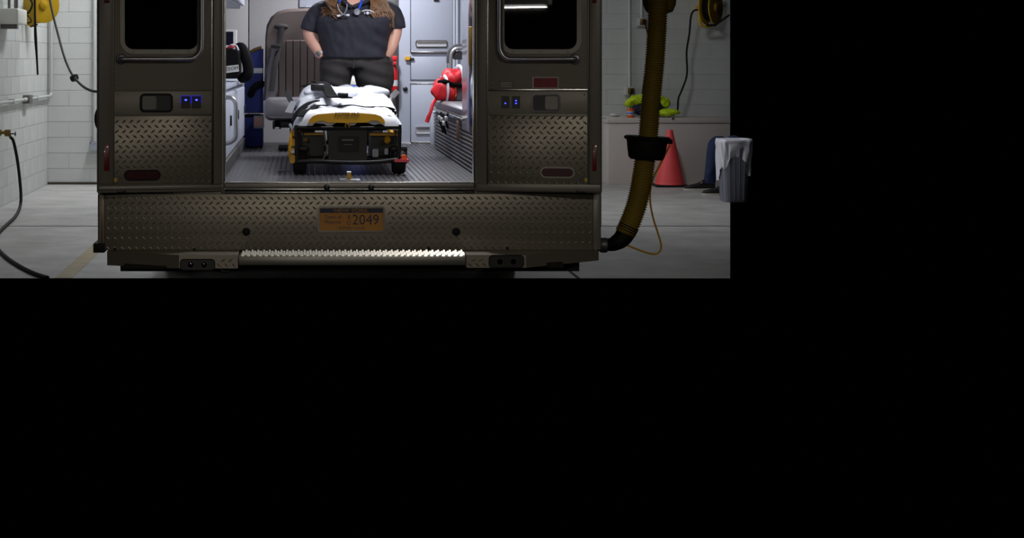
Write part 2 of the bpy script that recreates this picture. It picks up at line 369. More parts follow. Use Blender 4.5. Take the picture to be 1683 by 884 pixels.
# rear doors, swung right round: the camera sees their inner faces
def rear_door(side):
    s = -1 if side == 'L' else 1
    hx = OX0 if s < 0 else OX1
    fe = Wp(160 if s < 0 else 989, 0, -.17); h = V((hx, -.045, 0))
    u = V((fe.x - h.x, fe.y - h.y, 0)); wd = u.length; u.normalize(); n = V((u.y, -u.x, 0)); n = n if n.y < 0 else -n
    P = Plane(h, u, n)
    X = (lambda v: v) if s < 0 else (lambda v: 1148.5 - v)      # mirror of the left door's pixels
    Q = (lambda a, l: a if s < 0 else l)
    zb = P.inv(Q(200, 950), 317, 0)[1]; z1 = 2.45
    b = B(); b.hexa([P.pt(a, z, o) for z in (zb, z1) for a, o in ((0.004, 0), (wd, 0), (wd, -.045), (0.004, -.045))], .006)
    d = obj('rear_door', b, 'body_paint', amb)
    d['label'] = 'rear door with blue lit switches' if s < 0 else 'rear door with red and white stickers'
    def bx(name, x0, y0, x1, y1, o0, o1, m, bev=.001, label=None):
        b = B(); P.box(b, x0, y0, x1, y1, o0, o1, bev); return obj(name, b, m, d, label=label)
    L, Rr = Q(188, 802), Q(350, 967)
    bx('upper_skin', L, -220, Rr, 148.5, 0, .006, 'door_skin'); bx('lower_skin', L, 150, Rr, 188.5, 0, .006, 'door_skin')
    bx('tread_plate', L, 190, Rr, 303, 0, .006, 'tread')
    o = obj('tread_lugs', lugs(P, L, 190, Rr, 303, .006, [(Q(201, 886), 275, Q(267, 947), 299)]), 'tread', d, 0, kind='stuff')
    bx('bottom_rail', Q(162, 802 - 18), 303.5, Q(366, 987), 313, 0, .010, 'body_paint', .003)
    bx('hinge_stile', Q(351, 783), -220, Q(366, 801), 303, 0, .011, 'body_paint', .004)
    bx('outer_stile', Q(162, 968), -220, Q(187, 987), 303, 0, .012, 'body_paint', .004)
    bx('stile_trim', Q(347.5, 800), -220, Q(350, 802.5), 303, .005, .014, 'alu_bright', .001)
    bx('stile_trim', Q(185.5, 965.5), -220, Q(187.5, 967.5), 303, .005, .014, 'alu', .001)
    if s > 0: bx('seam_trim', 803, 146.4, 966, 149.2, .004, .011, 'alu_bright', .0008)
    bx('seam_trim', L + 3, 188.4, Rr - 3, 190.2, .004, .010, 'alu', .0008)
    for yy in ((238, 281), (-8, 5)):
        bx('reflector', Q(171, 973.5), yy[0], Q(180, 980.5), yy[1], .010, .014, 'red_reflector')
    # window with rounded corners
    x0, x1 = Q(205, 829), Q(325, 948)
    b = B(); P.slab(b, x0, -150, x1, 81, .045, .004, .009); obj('window_pane', b, 'glass_dark', d)
    b = B(); P.rim(b, x0, -150, x1, 81, .045, .024, .004, .014); wf = obj('window_frame', b, 'alu', d)
    for k in (.12, .5, .88):
        bsc = B(); bsc.lathe([(.004, 0), (.004, .002), (.001, .003)], P.px(x0 + (x1 - x0) * k, 85, .014), P.n, 8); obj('screw', bsc, 'galv', d)
    # bent grab bar
    c = .055
    pts = [P.px(Q(200, 944), 97, .008), P.px(Q(200.6, 943.4), 97, .03), P.px(Q(206, 938), 97, c), P.px(Q(300, 850), 97, c), P.px(Q(318, 832), 95, c), P.px(Q(328, 824), 86, c), P.px(Q(331, 821.5), 70, c), P.px(Q(331, 821.5), 0, c), P.px(Q(331, 821.5), -120, c), P.px(Q(331, 821.5), -128, .03), P.px(Q(331, 821.5), -130, .008)]
    b = B(); b.tube(spl(pts, 6), .0125, 12); obj('grab_bar', b, 'steel', d, label='bent steel grab bar')
    b = B(); b.lathe([(.029, .007), (.029, .012), (.018, .018)], P.px(Q(199, 945), 97, 0), P.n, 20); obj('bar_flange', b, 'steel', d)
    # paddle handle in a chrome dish
    x0, x1, y0, y1 = Q(233, 876), Q(281, 918), 156.5, 181.5
    b = B(); P.rim(b, x0, y0, x1, y1, .014, .010, .004, .014); obj('handle_bezel', b, 'chrome', d)
    b = B(); P.slab(b, x0, y0, x1, y1, .014, .004, .0075); obj('handle_dish', b, 'black_plastic', d)
    hx0, hx1 = Q((234, 257), (896, 917))
    b = B(); P.slab(b, hx0, y0 + 1.5, hx1, y1 - 1.5, .010, .0078, .016); obj('paddle', b, 'paddle_grey', d, label='steel latch paddle')
    # switches
    for i, (a0, a1) in enumerate(Q(((298, 313), (315.5, 330.5)), ((824, 837), (841.5, 854.5)))):
        b = B(); P.slab(b, a0, 158, a1, 178, .003, .005, .012); obj('switch', b, 'black_plastic', d)
        if s < 0: b = B(); P.rim(b, a0, 158, a1, 170, .003, .0025, .005, .009); obj('switch_halo', b, 'halo_blue', d)  # glowing rim stands in for the blue halo around the lit switch
        b = B()
        if s < 0: P.slab(b, a0 + 5.8, 163, a0 + 9.2, 165.4, .002, .012, .0135)
        else:
            P.slab(b, a0 + 5.5, 169, a0 + 7.8, 170.6, .001, .012, .0132)
            if i: P.slab(b, a0 + 5.5, 164.5, a0 + 7.8, 166.1, .001, .012, .0132)
        obj('switch_light', b, 'led_blue', d)
    # oval lamp, stickers, latch
    ox0, ox1, oy0, oy1 = Q(206, 890), Q(262, 942), Q(281, 277), Q(295, 290)
    b = B(); P.slab(b, ox0, oy0, ox1, oy1, .03, .006, .014); obj('oval_lamp', b, 'red_lens', d, label='oval red lamp')
    b = B(); P.rim(b, ox0, oy0, ox1, oy1, .03, .007, .006, .011); obj('lamp_gasket', b, 'rubber' if s < 0 else 'alu', d)
    b = B(); b.lathe([(.011, .0062), (.011, .0075)], P.px(Q(189.5, 964), 295.5, 0), P.n, 14); obj('round_sticker', b, 'yellow_dot', d)
    bx('latch_slot', Q(193, 947), 312.6, Q(207, 961), 316.6, -.01, .012, 'black_plastic')
    for yy in (137, 155, 184):
        for xx in (Q(193, 808), Q(345, 961)):
            q = B(); q.lathe([(.005, .005), (.005, .0078), (.001, .009)], P.px(xx, yy, 0), P.n, 8); obj('screw', q, 'galv', d)
    if s > 0:
        bx('warning_sticker', 875, 126.5, 918, 145.2, .006, .0068, 'white_paper', 0); b = B(); P.box(b, 877, 128, 916.5, 144, .0066, .0074); rp = obj('warning_print', b, 'red_paper', d)
        for yy, t, sz in ((131, 'NO SMOKING', .013), (135.6, 'OXYGEN IN USE', .010), (140.6, 'NO OPEN FLAMES', .010)):
            text('warning_text', t, sz, P.px(896.5, yy, .0076), (1, 0, 0), (0, 0, 1), 'grey_paper', d, .0002)
        bx('notice_sticker', 820, 133, 844, 144.6, .006, .0068, 'grey_paper', 0)
        for yy in (135.5, 138.5, 141.8): bx('notice_line', 823, yy, 841, yy + .9, .0066, .0072, 'white_paper', 0)
    return d
rear_door('L'); rear_door('R')

# lower rear: tread-plate panel, licence plate, step
b = B(); REAR.box(b, 172, 318.5, 975, 411, -.05, .022, .003); obj('bumper_panel', b, 'tread', amb)
o = obj('bumper_lugs', lugs(REAR, 172, 318.5, 975, 411, .022, [(518, 335, 638, 386), (397, 373, 413, 387), (742, 373, 757, 387)]), 'tread', amb, 0, kind='stuff')
b = B(); REAR.box(b, 160.5, 318.5, 172, 411, -.10, .018, .006); obj('corner_post', b, 'body_paint', amb)
b = B(); REAR.box(b, 975, 318.5, 988, 411, -.10, .018, .006); obj('corner_post', b, 'body_paint', amb)
b = B(); REAR.box(b, 166.5, 321, 168.5, 405, .016, .022, .001); obj('post_trim', b, 'brass', amb)
b = B(); REAR.rim(b, 525, 342, 630, 379, .006, .009, .02, .034); obj('plate_frame', b, 'alu_bright', amb)
b = B(); REAR.slab(b, 525, 342, 630, 379, .005, .021, .0245); pl = obj('licence_plate', b, 'plate_gold', amb, label='gold licence plate with navy top band')
b = B(); REAR.box(b, 526, 342.5, 629, 349.8, .0243, .0252); obj('plate_band', b, 'plate_navy', pl, 0)
def ptx(t, px, py, size, m='plate_navy', sx=1.0): text('plate_lettering', t, size, REAR.px(px, py, .0252), (1, 0, 0), (0, 0, 1), m, pl, .0003, sx=sx)
ptx('NEW YORK', 577, 346.2, .027, 'plate_gold', 1.25); ptx('2049', 601, 361.8, .075, sx=.95); ptx('B', 573.5, 357.2, .030); ptx('O', 573.5, 366.5, .030)
ptx('Town of', 547, 356.6, .026); ptx('Monroe', 547, 365, .026); ptx('· EMPIRE STATE ·', 578, 375, .017, sx=1.3)
for px in (405, 749):
    b = B(); b.lathe([(.021, .02), (.021, .03), (.012, .034)], REAR.px(px, 380, 0), (0, -1, 0), 18); obj('rubber_plug', b, 'rubber', amb)
for px, py in ((320, 409), (704, 407), (833, 407), (190, 408)):
    b = B(); b.lathe([(.007, .02), (.007, .03), (.001, .034)], REAR.px(px, py, 0), (0, -1, 0), 10); obj('bolt', b, 'black_metal', amb)
YS = -.24
STEP = Plane((0, YS, 0), (1, 0, 0), (0, -1, 0))
b = B(); STEP.box(b, 392, 421.5, 765, 436, -.22, 0, .004); sb = obj('step_board', b, 'alu', amb, label='brushed step with toothed grip edge')
b = B(); zt = STEP.inv(0, 421.5)[1]; xs0, xs1 = STEP.px(394, 0).x, STEP.px(763, 0).x; n = 38
for r_ in range(4):
    for k in range(n):
        xx = xs0 + (xs1 - xs0) * (k + .5 + (.5 if r_ % 2 else 0)) / n; yy = YS + .018 + r_ * .05; w2, h2 = .0085, .017
        b.loft([[V((xx - w2, yy - w2, zt)), V((xx + w2, yy - w2, zt)), V((xx + w2, yy + w2, zt)), V((xx - w2, yy + w2, zt))], [V((xx - w2 * .5, yy - w2 * .5, zt + h2)), V((xx + w2 * .5, yy - w2 * .5, zt + h2)), V((xx + w2 * .5, yy + w2 * .5, zt + h2)), V((xx - w2 * .5, yy + w2 * .5, zt + h2))]])
obj('grip_teeth', b, 'alu_bright', sb, 0, kind='stuff')
def pod(x0, x1, yb0, yb1, y0, light, far, name='bumper_end'):      # tread-plate ends either side of the step, swept back at the corner
    p = lambda px, py, Y: Wp(px, py, Y)
    a, c = (x0, x1)
    zt2 = STEP.inv(0, y0)[1]
    near, out = (x1, x0) if far < 0 else (x0, x1)
    N = STEP.px(near, yb1); O = Wp(out, yb0, -.06)
    b = B()
    low = [V((N.x, YS, N.z)), V((STEP.px((near * .55 + out * .45), 0).x, YS, N.z)), V((O.x, -.06, O.z)), V((O.x, .06, O.z)), V((N.x, .06, N.z))]
    top = [V((q.x, q.y, zt2)) for q in low]
    b.loft([low, top]); return obj(name, b, 'tread', amb, 20)
for pd, q4, sk in ((pod(176, 391, 436, 441, 419, None, -1), (296, 420, 390, 440), (292, 422, 357, 446)), (pod(767, 984, 428, 440, 419, None, 1), (768, 420, 864, 439), (800, 416, 870, 443))): obj('end_lugs', lugs(STEP, *q4, 0, [sk]), 'tread', pd, 0, kind='stuff')
for x0, x1, y0, y1 in ((297, 352, 427, 443), (805, 860, 420.5, 439)):
    b = B(); STEP.slab(b, x0, y0, x1, y1, .014, -.02, .008); pk = obj('bumper_lamp', b, 'black_plastic', amb)
    b = B(); STEP.rim(b, x0, y0, x1, y1, .014, .004, -.01, .012); obj('lamp_rim', b, 'rubber', pk)
    for k in (.3, .7):
        q = B(); q.lathe([(.014, .008), (.013, .011), (.004, .013)], STEP.px(x0 + (x1 - x0) * k, (y0 + y1) / 2, 0), (0, -1, 0), 12); obj('lamp_lens', q, 'glass_dark', pk)
for px, py in ((370, 440), (787, 438)):
    b = B(); c = STEP.px(px, py); b.tube([c + V((math.cos(t) * .026, .04, math.sin(t) * .024)) for t in [k * 2 * math.pi / 18 for k in range(18)]], .008, 8, close=True); b.box(c.x - .03, c.x + .03, YS + .05, YS + .2, c.z, c.z + .05)
    obj('tow_eye', b, 'black_metal', amb)
    b = B(); b.ell(c + V((0, .03, -.004)), .009); obj('eye_pin', b, 'chrome', amb)
b = B(); REAR.box(b, 153, 400, 172, 415.5, -.14, .03, .004); obj('bumper_cap', b, 'rubber', amb)
b = B(); b.box(AX0 + .12, AX1 - .12, .0, 1.1, .33, .60); b.box(AX0 + .3, AX1 - .3, 1.1, 6.6, .42, .72); obj('chassis', b, 'under_black', amb, 0)
for q4 in ((202, 437, 360, 441.5), (900, 432, 926, 440)): b = B(); STEP.box(b, *q4, -.2, -.03); obj('bumper_bracket', b, 'under_black', amb, 0)
b = B(); b.ell((AX0 - .008, .12, Wp(0, 195, .12).z), (.022, .05, .058)); obj('side_marker', b, 'black_plastic', amb)
# cab and wheels on the far side of the box
b = B(); xa, xb = AX0 + .2, AX1 - .2
b.loft([[V((x, y, z)) for x, y, z in ((xa, YM, .5), (xb, YM, .5), (xb, YM, 2.2), (xa, YM, 2.2))], [V((xa, 5.5, .5)), V((xb, 5.5, .5)), V((xb - .05, 5.5, 2.15)), V((xa + .05, 5.5, 2.15))], [V((xa, 6.2, .5)), V((xb, 6.2, .5)), V((xb - .05, 6.2, 1.35)), V((xa + .05, 6.2, 1.35))], [V((xa + .05, 7.2, .55)), V((xb - .05, 7.2, .55)), V((xb - .08, 7.2, 1.2)), V((xa + .08, 7.2, 1.2))]])
obj('cab', b, 'body_paint', amb, 30)
for x, y in ((AX0 + .22, 2.9), (AX1 - .22, 2.9), (AX0 + .34, 6.4), (AX1 - .34, 6.4)):
    b = B(); b.lathe([(.2, -.11), (.36, -.11), (.395, -.08), (.395, .08), (.36, .11), (.2, .11)], (x, y, .395), (1, 0, 0), 32); t = obj('tire', b, 'tire', amb)
    b = B(); b.lathe([(.06, -.09), (.2, -.1), (.2, .1), (.06, .09)], (x, y, .395), (1, 0, 0), 24); obj('rim', b, 'alu', t)
# dome lights
for x, y, pw in ((.62, .40, .75), (.72, 1.7, .55), (.40, 3.35, 1.0)):
    for _ in (0,):
        b = B(); b.lathe([(.10, 0), (.105, -.012), (.08, -.022)], (x, y, 2.5), (0, 0, 1), 24); dl = obj('dome_light', b, 'lamp_glow', amb)
        l = bpy.data.lights.new('dome', 'AREA'); l.shape = 'DISK'; l.size = .2; l.energy = INT_W * pw; l.color = (.93, .95, 1)
        o = bpy.data.objects.new('dome_light_source', l); COL.objects.link(o); o.parent = amb; o.location = V((x, y, 2.47)) - V(amb.location)
# ------------------------------------------------------------------ inside the ambulance: cabinets, bench, seat
LX = -.44
cab = thing('wall_cabinet', 'white side cabinet with a grab bar just inside the rear door', 'cabinet', (-.72, 1.9, ZF))
b = B(); b.box(-1.0, LX - .004, .08, 3.45, .875, 1.27, .006); obj('body', b, 'cab_white', cab)
b = B(); b.box(-1.0, LX + .012, .08, 3.45, ZF, .872, .004); obj('toe_kick', b, 'kick_rubber', cab)
for y0, y1 in ((.1, 1.1), (1.12, 2.2), (2.22, 3.43)):
    b = B(); b.box(LX - .004, LX + .01, y0, y1, .89, 1.24, .005); dr = obj('door', b, 'cab_white', cab)
    b = B(); b.box(LX + .01, LX + .02, y1 - .12, y1 - .06, 1.05, 1.11, .003); obj('latch', b, 'black_plastic', dr)
b = B(); b.box(-1.0, LX + .02, .08, 3.45, 1.27, 1.295, .005); obj('counter', b, 'cab_grey', cab)
b = B(); q = lambda px, py: Wp(px, py, .45)
b.tube(spl([V((LX, .45, q(0, 161).z)), q(375, 160), q(383, 163), q(387.5, 173), q(387.5, 195), q(387.5, 222), q(383, 231), q(375, 235), V((LX, .45, q(0, 235).z))], 6), .0125, 12); obj('grab_bar', b, 'steel', cab, label='bent steel grab bar')
ov = thing('overhead_cabinet', 'grey overhead cabinet above the monitor', 'cabinet', (-.72, 1.9, 1.8))
b = B(); b.box(-1.0, LX - .02, .08, 3.42, 1.8, 2.49, .008); obj('body', b, 'cab_grey', ov)
b = B(); b.box(LX - .02, LX + .01, .1, 1.7, 1.82, 2.47, .005); obj('door', b, 'cab_white', ov)
b = B(); b.box(LX - .02, LX + .01, 1.72, 3.4, 1.82, 2.47, .005); obj('door', b, 'cab_white', ov)
BK = Plane((0, 4.5, 0), (1, 0, 0), (0, -1, 0))
b = B(); BK.box(b, 330, -70, 408, 250, -.05, .02, .004); obj('liner_panel', b, 'liner', amb)
b = B(); BK.box(b, 409.5, -70, 656, 250, -.05, .02, .004); obj('liner_panel', b, 'liner', amb)
b = B(); BK.box(b, 492, -30, 540, 12, .02, .05, .004); BK.box(b, 503, 9, 535, 12, .05, .055); obj('white_panel', b, 'cab_white', amb)

# monitor and black bag on the counter
mon = thing('patient_monitor', 'small monitor with white frame on the cabinet counter', 'monitor', (Wp(380, 0, 2.6).x, 2.62, 1.295))
P = Plane((0, 2.6, 0), (1, 0, 0), (0, -1, 0))
b = B(); P.slab(b, 368, 48, 388.5, 118, .012, -.10, 0); obj('case', b, 'white_enamel', mon)
b = B(); P.slab(b, 371, 52, 383.5, 74, .004, -.01, .004); obj('screen', b, 'screen', mon)
bag = thing('equipment_bag', 'black equipment bag with a white label on the cabinet counter', 'bag', (Wp(385, 0, 2.0).x, 2.0, 1.295))
P = Plane((0, 1.85, 0), (1, 0, 0), (0, -1, 0))
b = B()
def rrp(px0, px1, py0, py1, Y, r=.05): return Plane((0, Y, 0), (1, 0, 0), (0, -1, 0)).rr(px0, py0, px1, py1, r, 0)
b.loft([rrp(361, 391, 82, 126, 1.84, .03), rrp(358, 395, 78, 129, 1.87, .04), rrp(360, 397, 78, 129, 2.2, .04), rrp(364, 396, 82, 126, 2.28, .03)]); obj('body', b, 'black_cloth', bag)
b = B(); b.tube(spl([Wp(390, 80, 2.0), Wp(397, 79, 1.95), Wp(404, 95, 1.9), Wp(408, 112, 1.9), Wp(406, 124, 1.92), Wp(398, 128, 2.0)], 6), .034, 12); obj('side_roll', b, 'black_cloth', bag)
b = B(); b.hexa([Wp(px, py, Y) for py_ in (0, 1) for px, py, Y in (((372, 120, 1.834), (393, 117.5, 1.834), (393, 117.5, 1.86), (372, 120, 1.86)) if py_ == 0 else ((372, 108.5, 1.834), (392, 106.2, 1.834), (392, 106.2, 1.86), (372, 108.5, 1.86)))]); lb = obj('label_patch', b, 'white_paper', bag, 0)
text('label_text', 'ZEOM', .030, Wp(381, 112.8, 1.832), (1, 0, .1), (-.1, 0, 1), 'plate_navy', lb, .0003)
b = B(); b.tube(spl([Wp(375, 80, 1.9), Wp(380, 74, 1.88), Wp(388, 75, 1.88), Wp(392, 83, 1.86)], 6), .006, 8); b.tube(spl([Wp(370, 82, 1.88), Wp(378, 77, 1.86), Wp(386, 80, 1.85)], 5), .007, 8); obj('white_lead', b, 'thread_white', bag)
b = B(); b.tube(spl([Wp(374, 79, 1.86), Wp(380, 76, 1.85), Wp(386, 78, 1.85)], 5), .008, 8); obj('red_lead', b, 'pink_red', bag)

# blue bags stacked beside the seat
def softbox(px0, px1, py0, py1, Y0, Y1, r): return [rrp(px0 + 2, px1 - 2, py0 + 2, py1 - 2, Y0, r), rrp(px0, px1, py0, py1, Y0 + .03, r), rrp(px0, px1, py0, py1, Y1 - .03, r), rrp(px0 + 2, px1 - 2, py0 + 2, py1 - 2, Y1, r)]
zb = Wp(0, 245, 3.62).z
lo = thing('blue_kit_bag', 'navy blue bag with a clear pouch standing on the ambulance floor', 'bag', (Wp(420, 0, 3.7).x, 3.7, ZF))
b = B(); b.loft(softbox(399, 433, 187, 242.5, 3.6, 3.9, .03)); obj('body', b, 'navy_nylon', lo)
b = B(); P = Plane((0, 3.6, 0), (1, 0, 0), (0, -1, 0)); P.slab(b, 417, 190, 434, 211, .01, -.02, .02); obj('pouch', b, 'cab_grey', lo)
b = B(); P.slab(b, 418, 193, 431, 208, .008, .015, .026); obj('pouch_content', b, 'skin', lo)
b = B(); P.box(b, 399, 188.5, 433, 192, -.05, .012, .004); obj('top_flap', b, 'black_cloth', lo)
up = thing('blue_backpack', 'blue backpack with a silver band stacked beside the seat', 'backpack', (Wp(420, 0, 3.7).x, 3.72, Wp(0, 188, 3.6).z))
b = B(); poly = [(400, 186), (433, 186), (433, 120), (433, 90), (433, 80), (424, 81), (412, 87), (405, 100), (402, 120)]
b.loft([[Wp(x * .98 + 8.5, y * .98 + 2.7, 3.6) for x, y in poly], [Wp(x, y, 3.64) for x, y in poly], [Wp(x, y, 3.9) for x, y in poly]]); obj('body', b, 'navy_nylon', up, 30)
b = B(); P.box(b, 409, 112, 433, 120.5, -.03, .012, .003); obj('silver_band', b, 'silver_tape', up)
b = B(); b.tube(spl([Wp(403, 100, 3.6), Wp(408, 89, 3.6), Wp(418, 82, 3.6), Wp(430, 78, 3.6)], 6), .012, 8); obj('yellow_piping', b, 'brass', up)
b = B(); b.tube(spl([Wp(412, 156, 3.6), Wp(416, 146, 3.55), Wp(424, 139, 3.54), Wp(432, 138, 3.58)], 6), .024, 10); obj('handle', b, 'black_cloth', up)

# attendant seat
st = thing('attendant_seat', 'brown vinyl attendant seat with grey cushion behind the stretcher', 'seat', (Wp(497, 0, 3.5).x, 3.5, ZF))
def outline(pts, Y): return [Wp(x, y, Y) for x, y in pts]
bo = [(434, 165), (435, 120), (436, 60), (438, 42), (445, 28), (456, 19), (470, 15), (500, 13.5), (530, 13.5), (546, 16), (555, 26), (559, 44), (560, 120), (560, 165)]
sh = lambda k: [(497 + (x - 497) * k, 100 + (y - 100) * k) for x, y in bo]
b = B(); b.loft([outline(sh(.95), 3.48), outline(sh(.985), 3.51), outline(bo, 3.56), outline(bo, 3.68), outline(sh(.96), 3.74)]); obj('backrest', b, 'vinyl_dark', st, 50)
b = B(); x = 458
for k in range(8):
    b.loft([outline([(x, 162), (x, 66 if k else 70), (x + 11.4, 66), (x + 11.4, 162)], 3.472), outline([(x + .9, 161), (x + .9, 67), (x + 10.6, 67), (x + 10.6, 161)], 3.464)]); x += 11.8
obj('channel_panel', b, 'vinyl_dark', st, 60)
for s0 in (0, 1):
    f = (lambda x: x) if s0 == 0 else (lambda x: 995 - x)
    b = B(); b.loft([[Wp(f(x), y, 3.43) for x, y in ((437, 165), (448, 166), (455, 150), (456, 75), (448, 80), (440, 110))], [Wp(f(x), y, 3.52) for x, y in ((433, 165), (450, 168), (459, 150), (459, 70), (446, 72), (435, 110))]]); obj('side_bolster', b, 'vinyl_grey', st, 60)
b = B(); P = Plane((0, 3.1, 0), (1, 0, 0), (0, -1, 0))
b.loft([rrp(438, 556, 165, 194, 3.08, .04), rrp(434, 560, 160, 197, 3.11, .05), rrp(434, 560, 160, 198, 3.4, .05), rrp(438, 556, 157, 190, 3.66, .04)]); obj('cushion', b, 'vinyl_grey', st, 60)
b = B(); zt = Wp(0, 198, 3.2).z; cx = Wp(497, 0, 3.4).x
b.box(cx - .2, cx + .2, 3.15, 3.6, zt - .05, zt - .002, .006); b.box(cx - .09, cx + .09, 3.3, 3.5, ZF + .03, zt - .04, .02); b.box(cx - .17, cx + .17, 3.2, 3.6, ZF, ZF + .035, .008); obj('pedestal', b, 'black_metal', st)
b = B(); P = Plane((0, 3.15, 0), (1, 0, 0), (0, -1, 0)); P.box(b, 448, 199, 462, 212, -.03, .0, .004); obj('latch', b, 'black_metal', st); b = B(); P.box(b, 452, 209, 459, 212, 0, .006, .001); obj('latch_button', b, 'steel', st)
b = B(); b.ell(Wp(462, 44, 3.485), (.055, .02, .024)); obj('belt_guide', b, 'belt_dark', st)
b = B(); pts = spl([Wp(463, 45, 3.45), Wp(459, 75, 3.44), Wp(452, 110, 3.40), Wp(446, 150, 3.36)], 8); b.tube(pts, .019, 8, flat=.12, flatdir=(0, 1, 0)); obj('seat_belt', b, 'belt_dark', st)
b = B(); P = Plane((0, 3.42, 0), (1, 0, 0), (0, -1, 0)); P.box(b, 445, 73, 461, 79, -.01, .012, .003); obj('belt_keeper', b, 'belt_dark', st)

# locker by the front bulkhead
YLk = 4.17
LK = Plane((0, YLk, 0), (1, 0, 0), (0, -1, 0))
lk = thing('equipment_locker', 'pale grey full height locker at the front of the ambulance', 'locker', (1.1, 4.35, ZF))
b = B(); b.box(LK.px(655.5, 0).x, AX1 - .065, YLk, 4.55, ZF, 2.49, .006); obj('body', b, 'cab_grey', lk)
def lkb(name, x0, y0, x1, y1, o0, o1, m, par=lk, bev=.002): b = B(); LK.box(b, x0, y0, x1, y1, o0, o1, bev); return obj(name, b, m, par)
d1 = lkb('upper_door', 675.5, -80, 744, 84.5, 0, .02, 'cab_grey'); lkb('gasket', 674.3, -80, 675.3, 86, 0, .012, 'black_plastic', d1, 0); lkb('door_edge', 675.5, 84.6, 744, 87, 0, .024, 'alu_bright', d1, .001)
lkb('middle_panel', 675.5, 93, 735, 131, 0, .012, 'cab_grey'); lkb('panel_gap', 674.3, 92, 675.3, 132.5, 0, .006, 'black_plastic', lk, 0); lkb('panel_gap', 674.3, 131.2, 740, 132, 0, .006, 'dark_nylon', lk, 0)
d2 = lkb('lower_door', 675.5, 138, 745, 234, 0, .02, 'cab_grey'); lkb('gasket', 674.3, 137, 675.3, 234.5, 0, .012, 'black_plastic', d2, 0); lkb('door_edge', 675.5, 136.4, 745, 138.2, 0, .024, 'alu_bright', d2, .001); lkb('door_edge', 675.5, 233, 745, 234.6, 0, .024, 'alu_bright', d2, .001)
for par, (x0, y0, x1, y1) in ((d1, (684.5, 67.5, 734, 76.5)), (d2, (684, 209, 707, 219.5))):
    b = B(); LK.rim(b, x0, y0, x1, y1, .008, .006, .018, .03); obj('pull_frame', b, 'black_plastic' if par is d1 else 'steel', par)
    b = B(); LK.slab(b, x0, y0, x1, y1, .006, .018, .024); obj('pull_plate', b, 'brushed', par)
    b = B(); LK.slab(b, x0 + 1, y0 - .4, x1 - 1, y0 + 2.4, .004, .024, .036); obj('pull_lip', b, 'alu_bright', par)
lkb('top_latch', 713, -6, 721, 2, .02, .035, 'black_plastic', d1)
lk2 = B(); LK.slab(lk2, 665.5, 93, 674, 98.5, .01, 0, .03); lv = obj('lever', lk2, 'cot_yellow', lk, label='yellow lever'); lkb('lever_end', 674, 95, 680.5, 98.5, 0, .03, 'black_plastic', lv, .003)
b = B(); b.lathe([(.018, 0), (.018, .012), (.01, .018)], LK.px(666, 146), (0, -1, 0), 16); obj('keyhole', b, 'black_plastic', lk)
for px in (746.5, 751.5): b = B(); b.cyl(LK.px(px, -80, .01), LK.px(px, 235, .01), .011, seg=12); obj('corner_bead', b, 'cab_white', lk)
lkb('plinth', 655.5, 234.8, 760, 238.6, 0, .01, 'alu_bright')

# dark niche with fire extinguisher and box behind the person
b = B(); BK.box(b, 641, -60, 656, 238, .02, .30, .003); obj('niche_panel', b, 'kick_rubber', amb)
fe = thing('fire_extinguisher', 'red fire extinguisher hung in the dark niche beside the locker', 'extinguisher', Wp(648.5, 150, 4.1))
c = Wp(648.5, 150, 4.1); b = B(); b.lathe([(.012, .0), (.024, .004), (.026, .02), (.026, .16), (.018, .19), (.009, .2)], c, (0, 0, 1), 18); obj('cylinder', b, 'ext_red', fe)
b = B(); b.lathe([(.0268, .04), (.0268, .085)], c, (0, 0, 1), 18); obj('label_band', b, 'silver_tape', fe)
b = B(); b.box(c.x - .012, c.x + .012, c.y - .05, c.y + .02, c.z + .2, c.z + .225, .004); b.box(c.x - .02, c.x + .02, c.y - .02, c.y + .02, c.z + .235, c.z + .27, .006); b.cyl(c + V((0, 0, .2)), c + V((0, 0, .24)), .006); obj('valve', b, 'red_nylon', fe)
cb = thing('supply_case', 'white supply case with blue base behind the person', 'case', (Wp(580, 0, 4.2).x, 4.2, ZF))
b = B(); P = Plane((0, 4.1, 0), (1, 0, 0), (0, -1, 0)); x0, x1 = P.px(563, 0).x, P.px(600, 0).x; zz = P.px(0, 140.2).z; b.box(x0, x1, 4.1, 4.35, ZF, zz, .008); obj('base', b, 'blue_tube', cb)
b = B(); b.box(x0, x1, 4.1, 4.35, zz + .001, P.px(0, 126).z, .008); obj('lid', b, 'white_enamel', cb)

# bench along the right side
BX = .942
bn = thing('bench_seat', 'grey squad bench with ribbed rubber base and hanging straps', 'bench', (1.2, 2.4, ZF))
b = B(); b.box(BX + .012, AX1 - .065, .08, 3.53, ZF, 1.07, .004); obj('base', b, 'kick_rubber', bn)
b = B(); z = ZF + .006
while z < 1.05: b.box(BX, BX + .013, .08, 3.53, z, z + .014, .003, 1); z += .024
obj('base_ribs', b, 'kick_rubber', bn, 0, kind='stuff')
b = B(); b.box(BX - .012, AX1 - .065, 1.25, 3.52, 1.068, 1.086, .003); obj('seat_rail', b, 'alu_bright', bn)
b = B(); b.loft([[V((x, y, z)) for x, y in ((BX + i, 1.28 + i), (AX1 - .07 - i, 1.28 + i), (AX1 - .07 - i, 3.52 - i), (BX + .05 + i, 3.52 - i), (BX + i, 3.4))] for z, i in ((1.088, .004), (1.10, -.006), (1.135, -.006), (1.15, .012))]); obj('cushion', b, 'vinyl_grey', bn, 40)
b = B(); b.box(BX - .004, AX1 - .065, .5, 1.25, 1.02, 2.3, .004); obj('steel_panel', b, 'mirror_steel', bn, label='polished steel end panel')
b = B(); b.box(BX - .02, BX - .003, .66, .70, 1.4, 1.62, .006); obj('hinge_bar', b, 'brass', bn)
